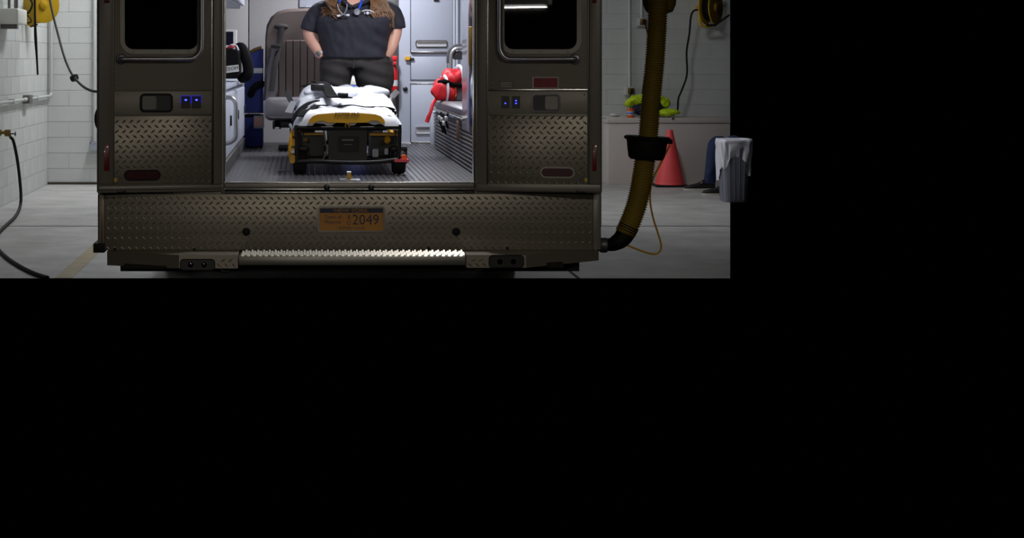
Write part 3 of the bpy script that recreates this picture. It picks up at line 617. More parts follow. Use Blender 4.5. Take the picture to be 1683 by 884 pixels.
for i, (x0, y0, x1, y1, r) in enumerate(((729, 186, 723, 206, .02), (738, 189, 736, 216, .026), (750, 195, 741, 219, .02), (733, 187, 733, 210, .018))):
    p, q = Wp(x0, y0, 2.5 - i * .18), Wp(x1, y1, 2.5 - i * .18); p.x = q.x = BX - .028; b = B(); b.tube(spl([p, (p + q) / 2 + V((-.012, .02, 0)), q], 5), r, 8, flat=.35, flatdir=(1, 0, 0)); sp = obj('strap', b, 'strap_black', bn)
    b = B(); b.box(BX - .052, BX - .03, p.y - .02, p.y + .02, p.z - .045, p.z - .015, .004); obj('buckle', b, 'steel', sp)
p = Wp(754.5, 199, 1.42); p.x = BX - .014; b = B(); b.box(p.x - .006, p.x + .006, 1.38, 1.47, Wp(0, 232, 1.42).z, p.z, .004); obj('strap', b, 'brown_strap', bn, label='brown leather strap')
b = B(); b.box(BX - .02, BX + .05, 3.56, 3.66, ZF + .02, 1.06, .006); obj('end_box', b, 'cab_white', bn)
gr = thing('grab_rail', 'bent steel grab rail with black bracket above the red bag', 'rail', Wp(741, 122, 3.45))
b = B(); b.tube(spl([Wp(741, 150, 3.45), Wp(741, 120, 3.45), Wp(741, 96, 3.45), Wp(743, 86, 3.45), Wp(749, 80, 3.45), Wp(758, 79, 3.45), Wp(775, 79, 3.45)], 6), .013, 12); obj('tube', b, 'steel', gr)
b = B(); b.tube(spl([Wp(737.5, 104, 3.47), Wp(737.5, 94, 3.47), Wp(740, 83, 3.47), Wp(748, 76.5, 3.47), Wp(760, 76, 3.47)], 5), .017, 10); P = Plane((0, 3.5, 0), (1, 0, 0), (0, -1, 0)); P.slab(b, 744, 84, 775, 98, .02, -.02, .02); obj('bracket', b, 'dark_nylon', gr)
b = B(); b.lathe([(.007, 0), (.006, .006)], P.px(750, 89, .02), (0, -1, 0), 10); obj('bolt', b, 'chrome', gr)

# red rescue bag on the bench
rb = thing('rescue_bag', 'red rescue bag with grey reflective bands on the bench', 'bag', (Wp(740, 0, 3.05).x, 3.05, 1.151))
ZB = 1.152; BC = Wp(733, 0, 2.95)
def blob(px, py, Y, rx, ry, rz, rot=0): b = B(); b.ell(Wp(px, py, Y), (rx, ry, rz), 24, 16, Matrix.Rotation(rot, 3, 'Y')); return b
def lump(b, a=.012, f=14):
    for v in b.bm.verts: v.co += noise.noise_vector(v.co * f) * a
    for v in b.bm.verts: v.co.z = max(v.co.z, ZB)
    return b
b = B(); [b.ell(Wp(x, y, Y), r, 24, 16) for x, y, Y, r in ((731, 149, 2.95, (.088, .13, .088)), (739, 152, 2.95, (.07, .13, .08)), (724, 146, 2.96, (.055, .11, .075)))]; obj('lower_roll', lump(blend(b, .01, 2), .022, 13), 'red_nylon', rb, 180)
b = B(); [b.ell(Wp(x, y, Y), r, 24, 16) for x, y, Y, r in ((741, 128, 2.98, (.075, .12, .062)), (754, 126, 3.0, (.07, .12, .062)))]; obj('upper_roll', lump(blend(b, .01, 2), .022, 13), 'red_nylon', rb, 180)
b = B(); c = Wp(731, 148.5, 2.95); b.tube([c + V((-.012 + .022 * math.cos(t), -.158 * math.cos(t) * 1.0, .104 * math.sin(t))) for t in [k * 2 * math.pi / 28 for k in range(28)]], .012, 8, close=True, flat=.3); obj('reflective_band', b, 'silver_tape', rb)
b = B(); c = Wp(746, 127, 3.0); b.tube([c + V((.03 + .02 * math.cos(t), -.15 * math.cos(t), .082 * math.sin(t))) for t in [k * 2 * math.pi / 28 for k in range(28)]], .012, 8, close=True, flat=.3); obj('reflective_band', b, 'silver_tape', rb)
b = B(); b.tube(spl([Wp(722, 135, 2.9), Wp(732, 134, 2.83), Wp(744, 139, 2.82), Wp(762, 141, 2.85)], 6), .016, 8); obj('compression_strap', b, 'strap_black', rb)
b = B(); b.loft(softbox(744, 768, 138, 166.5, 2.86, 3.1, .02)); obj('pocket', b, 'dark_nylon', rb)
b = B(); P = Plane((0, 2.84, 0), (1, 0, 0), (0, -1, 0)); P.slab(b, 746.5, 152, 750, 158.5, .006, -.01, .006); P.slab(b, 748, 143, 749.5, 153, .002, -.01, .004); obj('zip_tag', b, 'cot_yellow', rb)
b = B(); b.tube(spl([Wp(717, 162, 2.9), Wp(712, 170, 2.86), Wp(708, 183, 2.84), Wp(703, 196, 2.84), Wp(701, 201, 2.84)], 8), [.012] * 20 + [.014] * 13, 8, flat=.5, flatdir=(0, 1, 0)); obj('strap', b, 'red_nylon', rb)
# ------------------------------------------------------------------ stretcher
YA, YZ = .62, 2.62
ct = thing('stretcher', 'yellow and black wheeled stretcher with white sheets inside the ambulance', 'stretcher', (Wp(570, 0, YA).x, 1.6, ZF))
EP = Plane((0, YA, 0), (1, 0, 0), (0, -1, 0))
e = lambda px, py, o=0: EP.px(px, py, o)
SX0, SX1 = e(492, 0).x, e(652, 0).x; SXC = (SX0 + SX1) / 2
def cp(name, b, m, smooth=40, label=None, kind=None, par=None): return obj(name, b, m, par or ct, smooth, kind, label)
b = B(); b.tube([e(488, 210, .02), e(655, 209, .02)], .0135, 12); b.tube([e(487, 206, .02), e(487.5, 236, .02), e(488, 266, .02)], .012, 10); b.tube([e(657, 205, .02), e(656.5, 236, .02), e(655, 262, .02)], .011, 10)
b.tube(spl([e(488, 266, .02), e(520, 265, .02), e(570, 267, .02), e(620, 266, .02), e(654, 262, .02)], 5), .0125, 10); cp('end_frame', b, 'black_metal')
for x0, x1 in ((526, 550), (590, 617)):
    b = B(); EP.box(b, x0, 207.5, x1, 212, .02, .038, .003); cp('frame_grip', b, 'black_plastic')
    b = B(); EP.box(b, x0 + 2, 207.6, x1 - 2, 208.8, .036, .041, .001); cp('grip_trim', b, 'steel')
b = B(); EP.slab(b, 540, 212, 603, 266, .02, -.2, .012); md = cp('motor_box', b, 'black_plastic', label='black motor housing')
b = B(); EP.slab(b, 556, 224, 590, 250, .012, .012, .02); cp('control_panel', b, 'black_metal', par=md)
b = B(); EP.box(b, 562, 228.5, 581, 231.5, .02, .022); EP.box(b, 565, 237, 579, 238.2, .02, .022); cp('panel_label', b, 'grey_paper', 0, par=md)
b = B(); b.tube(spl([e(532, 214), e(535, 232), e(537, 245), e(533, 258), e(529, 264)], 5), .005, 8); cp('cable', b, 'galv')
# yellow foot bar with rounded ends
top = [(507, 201), (509, 196), (514, 191), (522, 188), (545, 186), (570, 185), (595, 186), (617, 188), (626, 191), (631, 196), (633, 201)]
bot = [(628, 203), (622, 199), (612, 197.5), (604, 201), (600, 201.5), (570, 202), (543, 201.5), (537, 201), (530, 198), (520, 200), (513, 204)]
b = B(); b.prism([e(x, y, .045) for x, y in top + bot], (0, .035, 0)); fb = cp('foot_bar', b, 'cot_yellow', 30, 'yellow foot bar')
text('foot_lettering', 'POWER-PRO', .030, e(571, 188.3, .047), (1, 0, 0), (0, 0, 1), 'brown_strap', fb, .0004, sx=.8)
b = B(); b.tube([e(568, 202, .03), e(568, 209, .03)], .004, 8); b.tube([e(574, 202, .03), e(574, 209, .03)], .004, 8); cp('foot_bar_post', b, 'cot_yellow')
# litter frame, folded yellow legs
zR = e(0, 204).z
for x in (SX0, SX1):
    b = B(); b.tube([(x, YA, zR), (x, YZ, zR + .03)], .014, 10); cp('side_rail', b, 'black_metal')
    xo = x + (-.022 if x == SX0 else .022) * .6
    b = B(); b.tube([(xo, YA + .06, e(0, 258).z), (xo, YA + 1.2, zR - .05)], .016, 10); b.tube([(xo, YA + .1, zR - .04), (xo, YA + 1.3, e(0, 258).z)], .016, 10); cp('folding_leg', b, 'cot_yellow')
b = B()
for k, (y0, y1) in enumerate(((214, 224), (228, 240), (243, 252), (254, 268))): EP.slab(b, 477.5 - (k % 2), y0, 485, y1, .01, -.05, .02 + .006 * (k % 2))
b.tube(spl([e(482, 211), e(478, 226, .02), e(476, 248, .02), e(480, 268, .01)], 5), .009, 8); cp('leg_cover', b, 'cot_yellow')
b = B(); b.tube([e(476, 204, .0), e(482, 214, .01)], .008, 8); EP.slab(b, 478, 246, 484, 252, .004, .02, .032); cp('lever', b, 'steel')
b = B(); b.tube([(SX0, YA + .1, e(0, 262).z), (SX1, YA + .1, e(0, 262).z)], .014, 10); b.tube([(SX0, YZ - .3, e(0, 258).z), (SX1, YZ - .3, e(0, 258).z)], .014, 10); b.box(SX0 + .05, SX1 - .05, YA + .1, YZ - .1, zR - .04, zR - .012); cp('cross_frame', b, 'black_metal')
for q4 in ((500, 218, 534, 222), (607, 218, 650, 223)): b = B(); EP.slab(b, *q4, .005, -.11, -.08); cp('yellow_brace', b, 'cot_yellow')
b = B(); b.lathe([(.0, 0), (.014, 0), (.02, .012), (.016, .03), (.006, .036)], e(636, 233, -.02), (.1, -.6, .8), 16); cp('release_knob', b, 'cot_yellow', label='yellow release knob')
b = B(); b.lathe([(.012, 0), (.012, .02)], e(502, 231, -.02), (0, -1, .3), 12); cp('pivot_bolt', b, 'brass')
for q4 in ((612, 245, 622, 258), (632, 244, 638, 254)): b = B(); EP.slab(b, *q4, .005, -.11, -.04); cp('hydraulic_unit', b, 'cab_white')
for q4 in ((496, 222, 533, 264), (610, 222, 653, 262)): b = B(); EP.slab(b, *q4, .01, -.5, -.12); cp('under_shade_fill', b, 'black_plastic')  # black blocks stand in for the shade in the open space behind the frame
# wheels
WR = .070
for wx, wy in ((492.5, YA + .02), (656, YA + .02), (492.5, YZ - .35), (656, YZ - .35)):
    x = e(wx, 0).x; b = B(); b.lathe([(.02, -.034), (WR - .012, -.038), (WR, -.026), (WR, .026), (WR - .012, .038), (.02, .034)], (x, wy + .05, ZF + WR), (1, 0, 0), 24); wh = cp('wheel', b, 'tire')
    b = B(); b.box(x - .048, x + .048, wy + .02, wy + .08, ZF + WR + .055, ZF + WR + .085, .006)
    for s in (-1, 1): b.box(x + s * .044 - .004, x + s * .044 + .004, wy + .03, wy + .07, ZF + WR - .012, ZF + WR + .07, .002)
    cp('wheel_fork', b, 'black_metal', par=wh)
b = B(); EP.slab(b, 648, 262, 673, 266.5, .006, -.04, .045); cp('brake_pedal', b, 'pink_red', label='red brake pedal')
b = B(); EP.slab(b, 660, 255, 669, 262, .008, -.03, .03); cp('pedal_link', b, 'orange')
# mattress and sheets
mz0, mz1 = zR - .005, e(0, 190).z
b = B(); b.box(SX0 + .01, SX1 - .01, YA + .01, YZ, mz0, mz1, .03, 3); cp('mattress', b, 'black_cloth')
def top_z(u, t):          # u across 0..1, t along 0..1
    z = e(0, 188).z + .085 * max(0, t) ** .8
    z += .028 * math.exp(-((u - .5) / .42) ** 4) * (.4 + t)
    z += .045 * math.exp(-((t - .42) / .13) ** 2) * (.55 + .45 * math.sin(u * 7 + .6)) + .05 * math.exp(-((t - .72) / .16) ** 2) * (.5 + .5 * math.cos(u * 6.5 - 1))
    z += .020 * noise.noise(V((u * 5, t * 9, 3))) + .014 * noise.noise(V((u * 12 + t * 5, t * 19, 1))) + .006 * noise.noise(V((u * 26 - t * 9, t * 40, 5)))
    return z
def sheet_pt(u, t, off=0):   # u from -0.2 to 1.2: beyond 0..1 it hangs over the side
    y = YA - .015 + (YZ - YA) * t; wdt = SX1 - SX0 + .01
    uu = min(1, max(0, u)); x = SX0 - .005 + wdt * uu; z = top_z(uu, t)
    z -= .03 * (abs(uu - .5) * 2) ** 6
    if u != uu:
        ex = abs(u - uu); x += (1 if u > 1 else -1) * (.012 + .02 * math.sin(t * 23)) * min(1, ex * 12); z -= ex * .55
    return V((x, y, z + off))
b = B(); NU, NT = 44, 60; gr_ = [[sheet_pt(-.16 + 1.32 * i / NU, j / NT) for i in range(NU + 1)] for j in range(NT + 1)]
fr = [p + V((0, -.012, -.062 - .010 * math.sin(k * .9))) for k, p in enumerate(gr_[0])]; gr_ = [fr, [p + V((0, -.010, -.028)) for p in gr_[0]]] + gr_
vv = [[b.bm.verts.new(p) for p in r] for r in gr_]
for r0, r1 in zip(vv, vv[1:]):
    for i in range(NU): b.bm.faces.new((r0[i], r0[i + 1], r1[i + 1], r1[i]))
cp('sheet', b, 'cloth_white', 180)
b = B(); c = sheet_pt(.35, .52); b.ell(c + V((0, 0, .0)), (.17, .2, .045), 24, 12); c = sheet_pt(.86, .7); b.ell(c, (.10, .2, .04), 24, 12); c = sheet_pt(.62, .62); b.ell(c, (.14, .22, .045), 24, 12)
for v in b.bm.verts: v.co += noise.noise_vector(v.co * 11) * .014
cp('blanket_roll', b, 'cloth_white', 180)
b = B(); b.prism([e(468, 184, -.1), e(480, 186, -.1), e(487, 168, -.1), e(478, 166, -.1)], (0, .012, 0)); cp('sheet_corner', b, 'cloth_white')
def strap(name, uv, w, m='strap_black', off=.012):
    P3 = [sheet_pt(u, t, off) for u, t in uv]; pts = spl(P3, 6); b = B(); rings = []
    for i, p in enumerate(pts):
        t = (pts[min(i + 1, len(pts) - 1)] - pts[max(i - 1, 0)]).normalized(); s = t.cross(V((0, 0, 1))).normalized(); n = s.cross(t).normalized()
        rings.append([p - s * w - n * .003, p + s * w - n * .003, p + s * w + n * .003, p - s * w + n * .003])
    b.loft(rings); return cp(name, b, m, 60)
strap('strap', [(.20, .62), (.24, .50), (.28, .38), (.36, .25), (.45, .16), (.50, .12)], .034, off=.055)
strap('strap', [(-.10, .10), (.0, .14), (.1, .19), (.2, .22)], .018, off=.02)
strap('strap', [(.02, -.005), (.06, .05), (.12, .12), (.2, .17), (.30, .17)], .02, off=.012)
strap('strap', [(.42, .10), (.55, .12), (.7, .13), (.85, .17), (.98, .2), (1.05, .2)], .02, off=.014)
strap('strap', [(.05, .75), (.15, .9), (.3, .97), (.45, .98)], .02, off=.015)
b = B(); c = sheet_pt(.46, .15, .07); b.box(c.x - .03, c.x + .03, c.y - .03, c.y + .03, c.z - .012, c.z + .012, .006); cp('buckle', b, 'black_plastic'); b = B(); c = sheet_pt(.2, .3, .07); b.box(c.x - .04, c.x + .04, c.y - .03, c.y + .04, c.z - .02, c.z + .02, .008); cp('buckle', b, 'black_plastic')
for pts, m in (([(470, 150), (478, 166)], 'dark_nylon'), ([(654, 149), (644, 160)], 'steel')):
    b = B(); p, q = Wp(*pts[0], 1.7), Wp(*pts[1], 1.7); d = (q - p).normalized(); s = V((d.z, 0, -d.x)) * .016
    b.prism([p - s, p + s, q + s, q - s], (0, .05, 0)); b.tube([q, V((SX0 if pts[0][0] < 560 else SX1, 1.7, zR + .01))], .012, 8); cp('side_handle', b, m)
# floor catch in front of the stretcher
fc = thing('floor_catch', 'yellow floor catch hook on a steel plate behind the stretcher wheels', 'catch', (e(574, 0).x, .18, ZF))
c = V((Wp(573.5, 0, .18).x, .18, ZF)); b = B(); b.box(c.x - .05, c.x + .06, .12, .24, ZF, ZF + .006, .002); obj('plate', b, 'steel', fc)
b = B(); b.box(c.x - .011, c.x + .011, .16, .2, ZF + .006, ZF + .04, .003); obj('hook', b, 'cot_yellow', fc)
b = B(); b.box(c.x - .012, c.x + .012, .155, .205, ZF + .04, ZF + .046, .002); obj('cap', b, 'white_enamel', fc)
b = B(); y0 = G(467, 281, ZF); b.box(Wp(455, 0, y0.y).x, Wp(477, 0, y0.y).x, y0.y - .02, y0.y + .03, ZF, ZF + .004, .001)
obj('drain_plate', b, 'galv', amb)

# ------------------------------------------------------------------ the paramedic behind the stretcher
YP = 2.86; s_ = S(YP)
zz = lambda py: H - (py - CY) / s_
xx = lambda px: (px - CX) / s_
def ring(py, xl, xr, hd, yc=YP, n=28, pw=2.4):
    c, a = (xx(xl) + xx(xr)) / 2, (xx(xr) - xx(xl)) / 2; L = []
    for k in range(n):
        t = 2 * math.pi * k / n; cs, sn = math.cos(t), math.sin(t)
        L.append(V((c + a * math.copysign(abs(cs) ** (2 / pw), cs), yc + hd * math.copysign(abs(sn) ** (2 / pw), sn), zz(py))))
    return L
def q(px, py, dy=0): return V((xx(px), YP + dy, zz(py)))
pp = thing('person', 'person in navy polo shirt and black trousers standing behind the stretcher', 'person', (xx(585), YP, ZF))
# body: one continuous skin
b = B()
b.loft([ring(r[0], r[1], r[2], r[3]) for r in ((112, 532, 638, .10), (95, 536, 628, .11), (60, 534, 632, .115), (30, 530, 640, .10), (8, 545, 628, .075), (-2, 562, 608, .055), (-16, 571, 599, .05))])
b.loft([ring(*r) for r in ((-6, 574, 596, .042, YP - .01), (-20, 570, 600, .06, YP - .015), (-34, 564.5, 605.5, .085, YP - .01), (-48, 564, 606, .088, YP), (-60, 569, 601, .07, YP + .005), (-66, 578, 592, .03, YP + .005))])
b.ell(q(585, -32, -.098), (.012, .018, .02), 12, 8)
for px in (563, 607): b.ell(q(px, -36, 0), (.008, .02, .024), 10, 8)
for sgn, arm, hand in ((-1, [(545, 16, 0), (520, 28, 0), (509, 50, 0), (511, 64, -.02), (519, 78, -.05), (529, 93, -.045)], (540, 108)), (1, [(626, 16, 0), (645, 28, 0), (650, 48, 0), (648, 62, -.02), (643, 78, -.045), (636, 93, -.04)], (630, 108))):
    pts = spl([q(x, y, d) for x, y, d in arm], 6); n = len(pts); b.tube(pts, [(.052 - .020 * (i / n) ** 1.3) for i in range(n)], 14)
    hp = q(hand[0], hand[1], -.02); b.ell(hp, (.026, .018, .032), 12, 8)
    for k, (dx, ln) in enumerate(((-.018, .040), (-.006, .046), (.007, .043), (.018, .034))):
        b.tube([hp + V((dx, 0, -.02)), hp + V((dx * 1.1, -.006, -.02 - ln * .6)), hp + V((dx * 1.1, .004, -.02 - ln))], [.0075, .007, .006], 8)
    b.tube([hp + V((-.02 * sgn, -.008, .004)), hp + V((-.034 * sgn, -.014, -.016)), hp + V((-.036 * sgn, -.014, -.034))], [.009, .008, .006], 8)
for lx in (555, 610):
    b.loft([ring(r[0], lx - r[1], lx + r[1], r[2]) for r in ((105, 20, .08), (150, 16, .065), (200, 13, .055), (240, 10, .045))])
body = obj('body', blend(b, .0065, 3), 'skin', pp, 180)
for px in (577, 593): b = B(); b.ell(q(px, -38, -.082), (.012, .008, .008), 12, 8); ey = obj('eye', b, 'eye', body)
for px in (577, 593): b = B(); b.ell(q(px, -38, -.0895), (.005, .002, .005), 12, 8); obj('iris', b, 'iris', body)
for px in (577, 593): b = B(); b.tube(spl([q(px - 4, -42, -.082), q(px, -43.5, -.086), q(px + 4, -42, -.082)], 4), .0028, 6); obj('eyebrow', b, 'hair', body)
b = B(); b.ell(q(585, -20, -.072), (.022, .01, .006), 14, 8); obj('mouth', b, 'lip', body)
# polo shirt
b = B()
b.loft([ring(*r) for r in ((96, 527, 636, .150, YP - .015), (88, 527, 637, .152, YP - .018), (75, 525, 638, .150, YP - .022), (60, 523, 640, .150, YP - .03), (45, 520, 646, .158, YP - .04), (34, 520, 648, .158, YP - .042), (22, 523, 648, .135, YP - .025), (12, 530, 642, .11, YP - .005), (4, 543, 629, .09, YP), (-3, 559, 612, .065, YP), (-7, 564, 606, .05, YP))])
b.tube(spl([q(545, 12), q(525, 19), q(513, 34), q(507, 51)], 6), [.064] * 10 + [.062] * 9, 16)
b.tube(spl([q(625, 12), q(641, 18), q(650, 32), q(652.5, 48)], 6), [.064] * 10 + [.062] * 9, 16)
sb_ = blend(b, .0075, 3)
for v in sb_.bm.verts:      # soft folds towards the waist
    k = max(0, min(1, (zz(25) - v.co.z) / .25)); v.co.y += .008 * k * math.sin(v.co.x * 30 + v.co.z * 62) * max(0, (v.co.x - xx(575)) * 4) + .014 * k * noise.noise(v.co * 9) + .009 * noise.noise(V((v.co.x * 24, v.co.y * 10, v.co.z * 14 + v.co.x * 12)))
sh_ = obj('polo_shirt', sb_, 'shirt', pp, 180)
b = B()
for pts in ([(560, -2), (566, 4), (573, 10), (578, 13)], [(612, -2), (601, 3), (590, 8), (580, 12)]):
    b.tube(spl([q(x, y, -.115 - .012 * i) for i, (x, y) in enumerate(pts)], 5), .013, 8, flat=.4, flatdir=(0, 1, 0))
obj('collar', b, 'shirt', sh_)
b = B(); b.prism([q(568, -6, -.112), q(603, -6, -.112), q(598, 3, -.128), q(579, 12, -.150), (q(570, 3, -.13))], (0, .02, 0)); obj('neck_opening', b, 'skin', body, 0)
# chest emblem
def chest(px, py): return q(px, py, -.196)
b = B(); b.tube(spl([chest(593, 20), chest(599, 18), chest(606, 18.5), chest(613, 22)], 6), .0035, 6); em = obj('emblem_arc', b, 'thread_white', sh_)
b = B(); c = chest(602.5, 22.5)
for k in range(3):
    t = math.radians(90 + 60 * k); d = V((math.cos(t), 0, math.sin(t))); n = V((-d.z, 0, d.x)); b.prism([c + d * .011 + n * .003, c + d * .011 - n * .003, c - d * .011 - n * .003, c - d * .011 + n * .003], (0, -.002 - .0003 * k, 0))
obj('emblem_star', b, 'thread_white', sh_, 0)
for px, t in ((597.8, 'E'), (606.8, 'S')): text('emblem_letter', t, .019, chest(px, 22.6), (1, 0, 0), (0, 0, 1), 'thread_white', sh_, .0008)
# trousers
b = B()
b.loft([ring(*r) for r in ((84, 531, 634, .135, YP), (95, 527, 640, .14), (104, 525, 645, .142), (112, 527, 645, .136))])
for rs in (((100, 526, 583, .140), (112, 525, 580, .143), (122, 525.5, 579.0, .142), (134, 526, 577, .138), (150, 529, 573, .128), (175, 533, 568, .10), (205, 536, 565, .085), (240, 538, 564, .08)), ((100, 580, 644, .140), (112, 580.5, 647, .143), (122, 581.5, 648, .142), (134, 584, 648, .138), (150, 589, 643, .128), (175, 596, 636, .10), (205, 600, 630, .085), (240, 602, 628, .08))):
    b.loft([ring(*r) for r in rs])
tb = blend(b, .0075, 3)
for v in tb.bm.verts: v.co.y += .005 * math.sin(v.co.z * 70 + v.co.x * 20) + .006 * noise.noise(v.co * 12)
tr = obj('trousers', tb, 'trousers', pp, 180)
b = B(); b.prism([q(619, 111, -.138), q(625, 120, -.136), q(640, 124, -.11), (q(646, 122, -.08)), q(646, 108, -.085)], (0, .03, 0)); obj('pocket_flap', b, 'trousers', tr, 20)
b = B(); b.tube([q(581, 96, -.146), q(580, 112, -.146)], .006, 8, flat=.4, flatdir=(0, 1, 0)); obj('fly', b, 'trousers', tr)
for lx in (551, 615):
    b = B(); b.loft([[V((xx(lx) + x * k, YP - .03 + y * k, ZF + z)) for x, y in ((-.04, .07), (.04, .07), (.045, -.05), (.03, -.13), (-.03, -.13), (-.045, -.05))] for z, k in ((0, 1), (.03, 1.02), (.07, .8), (.1, .6))]); obj('boot', b, 'shoe_black', pp)
# watch
c = q(525.5, 87.5, -.047); ax = (q(529, 93, -.045) - q(519, 78, -.05)).normalized(); b = B(); b.lathe([(.0355, -.009), (.039, -.007), (.039, .007), (.0355, .009)], c, ax, 20); wt = obj('watch', b, 'silver_tape', pp)
b = B(); b.lathe([(.016, 0), (.016, .008), (.012, .010)], c + V((-.01, -.037, .0)), (-.2, -1, 0), 16); obj('watch_face', b, 'galv', wt)
# hair: long wavy locks over both shoulders
b = B(); cx = xx(585); hz = zz(-45)
b.loft([ring(*r) for r in ((-34, 561, 609, .07, YP + .045), (-48, 560, 610, .085, YP + .03), (-60, 564, 606, .08, YP + .02), (-70, 576, 594, .04, YP + .02))])
for k in range(380):
    sd = -1 if k % 2 else 1; r = R.random(); f = R.random()
    if sd < 0: ex, ey = 527 + 36 * r, 12 + 26 * R.random() * (1 - .5 * abs(r - .4))
    else: ex, ey = 610 + 38 * r, 14 + 36 * R.random() ** .7 * (.45 + .55 * r)
    dy = -.05 - .125 * min(1, max(0, (1 - abs(ex - 585) / 75) * 1.5)) - .03 * f
    sx = 585 + sd * (8 + 16 * f); ph = R.random() * 6; am = 3.2
    pts = [q(sx, -66 + 8 * f, .0), q(585 + sd * (23 + 5 * f), -40, -.02), q(585 + sd * (25 + 10 * r), -16, -.05 - .02 * f), q(585 + sd * (24 + 24 * r) + am * math.sin(ph), 2, dy * .8), q(ex * .55 + (585 + sd * (26 + 26 * r)) * .45 + am * math.sin(ph + 2), (ey + 6) * .55 + 2, dy * .95), q(ex, ey, dy)]
    P_ = spl(pts, 4); n = len(P_); b.tube(P_, [.0085 - .006 * (i / (n - 1)) ** 2 for i in range(n)], 5)
obj('hair', b, 'hair', pp, 60, kind='stuff')
# stethoscope hung round the neck
sp = thing('stethoscope', 'blue stethoscope hung around the neck of the person', 'stethoscope', q(585, 20, -.2))
b = B(); b.tube(spl([q(586, 19, -.205), q(590, 12, -.19), q(594, 0, -.16), q(599, -12, -.10), (q(600, -16, .0)), q(585, -16, .075), q(570, -14, .0), q(561, -6, -.12), q(558, 2, -.175), q(556, 6, -.195)], 6), .0075, 8); obj('tube', b, 'blue_tube', sp)
b = B(); b.lathe([(.022, 0), (.024, -.006), (.02, -.012), (.006, -.015)], q(585.5, 20.5, -.20), (0.1, 1, .25), 20); obj('chest_piece', b, 'steel', sp)
b = B(); b.tube(spl([q(553.5, 8, -.205), q(555, 15, -.215), q(560, 23, -.222), q(566, 26, -.222), q(570, 26.3, -.222)], 6), .0042, 8); b.tube(spl([q(569, 8, -.205), q(568.5, 16, -.215), q(565, 23, -.222), q(560, 26.4, -.224), q(555, 27.4, -.222)], 6), .0042, 8); obj('ear_tubes', b, 'steel', sp)
b = B(); b.tube([q(568, 26.2, -.222), q(573, 26.2, -.222)], .007, 8); b.tube([q(553, 27.8, -.222), q(558, 27, -.222)], .007, 8); obj('ear_tip', b, 'thread_white', sp)
# ------------------------------------------------------------------ along the left wall
def dome(prof): return prof
jb = thing('conduit', 'white conduit running from the corner along the left block wall', 'conduit', (XL + .03, 9.0, 1.0))
zc = Wp(80, 157.5, YB).z
b = B(); b.tube(spl([(XL + .05, YB - .05, 3.9), (XL + .05, YB - .05, 2.2), (XL + .05, YB - .05, zc + .12), (XL + .05, YB - .06, zc + .03), (XL + .045, YB - .12, zc), (XL + .04, YB - .3, zc), (XL + .04, 8.5, zc), (XL + .04, 7.0, zc)], 6), .016, 10); obj('pipe', b, 'pipe_paint', jb)
b = B(); yb_ = 9.23; b.box(XL + .005, XL + .075, yb_ - .16, yb_ + .06, zc - .045, zc + .045, .004); bx_ = obj('junction_box', b, 'galv', jb)
b = B(); b.cyl((XL + .04, yb_ - .36, zc), (XL + .04, yb_ - .16, zc), .02); b.cyl((XL + .04, yb_ + .06, zc), (XL + .04, yb_ + .12, zc), .021); obj('coupling', b, 'pipe_paint', jb)
b = B()
for y in (8.2, 9.75): b.box(XL + .005, XL + .06, y, y + .025, zc - .026, zc + .026, .003)
obj('pipe_clip', b, 'pipe_paint', jb)

def reel(label, c, ax, Rf, wd, arm, parts):
    c = V(c); ax = V(ax).normalized(); t = thing('cord_reel', label, 'cord reel', c - V((0, 0, Rf)))
    for k, s in enumerate((-1, 1)):
        b = B(); b.lathe([(.02, -.006), (Rf * .45, -.006), (Rf * .5, -.014), (Rf * .9, -.010), (Rf, -.004), (Rf, .006), (Rf * .94, .008), (Rf * .5, .004), (.02, .006)], c + ax * s * wd / 2, ax * s, 36); f = obj('flange', b, 'reel_yellow', t)
        b = B(); b.lathe([(Rf * .24, .004), (Rf * .24, .02), (Rf * .1, .028)], c + ax * s * wd / 2, ax * s, 20); obj('hub', b, 'reel_yellow', f)
    b = B(); L = []
    for i in range(15): L.append((Rf * (.72 + (.03 if i % 2 else 0)), -wd / 2 + .008 + (wd - .016) * i / 14))
    b.lathe(L, c, ax, 32); obj('wound_cord', b, 'rubber', t)
    return t, c, ax
t, c, ax = reel('yellow cord reel mounted high on the left block wall', Wp(67, 8, 9.35), (.62, -.78, 0), .195, .10, None, None)
b = B(); o = c + V((-.09, -.05, 0))
b.loft([[V((XL + .004, o.y + .04, c.z - .02)), V((XL + .004, o.y + .10, c.z - .02)), V((XL + .004, o.y + .10, c.z + .14)), V((XL + .004, o.y + .04, c.z + .14))], [c + V((-.10, -.02, -.10)), c + V((-.09, .02, -.10)), c + V((-.09, .02, .1)), c + V((-.10, -.02, .1))]])
obj('bracket', b, 'reel_yellow', t)
P = Plane((0, 9.12, 0), (1, 0, 0), (0, -1, 0))
b = B(); b.prism([P.px(x, y) for x, y in ((34, 6), (42, -6), (60, -8), (60, 40), (57, 44), (49, 44), (44, 40), (44, 33), (38, 24))], (0, .012, 0)); obj('side_plate', b, 'reel_yellow', t)
b = B(); b.tube(spl([Wp(48, -4, 9.08), Wp(53, 6, 9.06), Wp(50, 16, 9.06), Wp(44, 22, 9.06), Wp(33, 18, 9.07), Wp(26, 8, 9.1)], 6), .010, 8); b.tube(spl([Wp(38, 22, 9.07), Wp(47, 27, 9.05), Wp(51.5, 34, 9.05), Wp(48, 37.3, 9.05), Wp(38, 37.3, 9.05)], 6), .007, 8); obj('lead', b, 'rubber', t)
b = B(); b.tube([Wp(38.5, 37.3, 9.05), Wp(33, 37, 9.05), Wp(28, 37, 9.05)], [.009, .017, .015], 12); obj('plug', b, 'brass', t)
b = B(); b.tube([Wp(50, 44, 9.1), Wp(62, 40, 9.1)], .010, 8); obj('guide_roller', b, 'brown_strap', t)
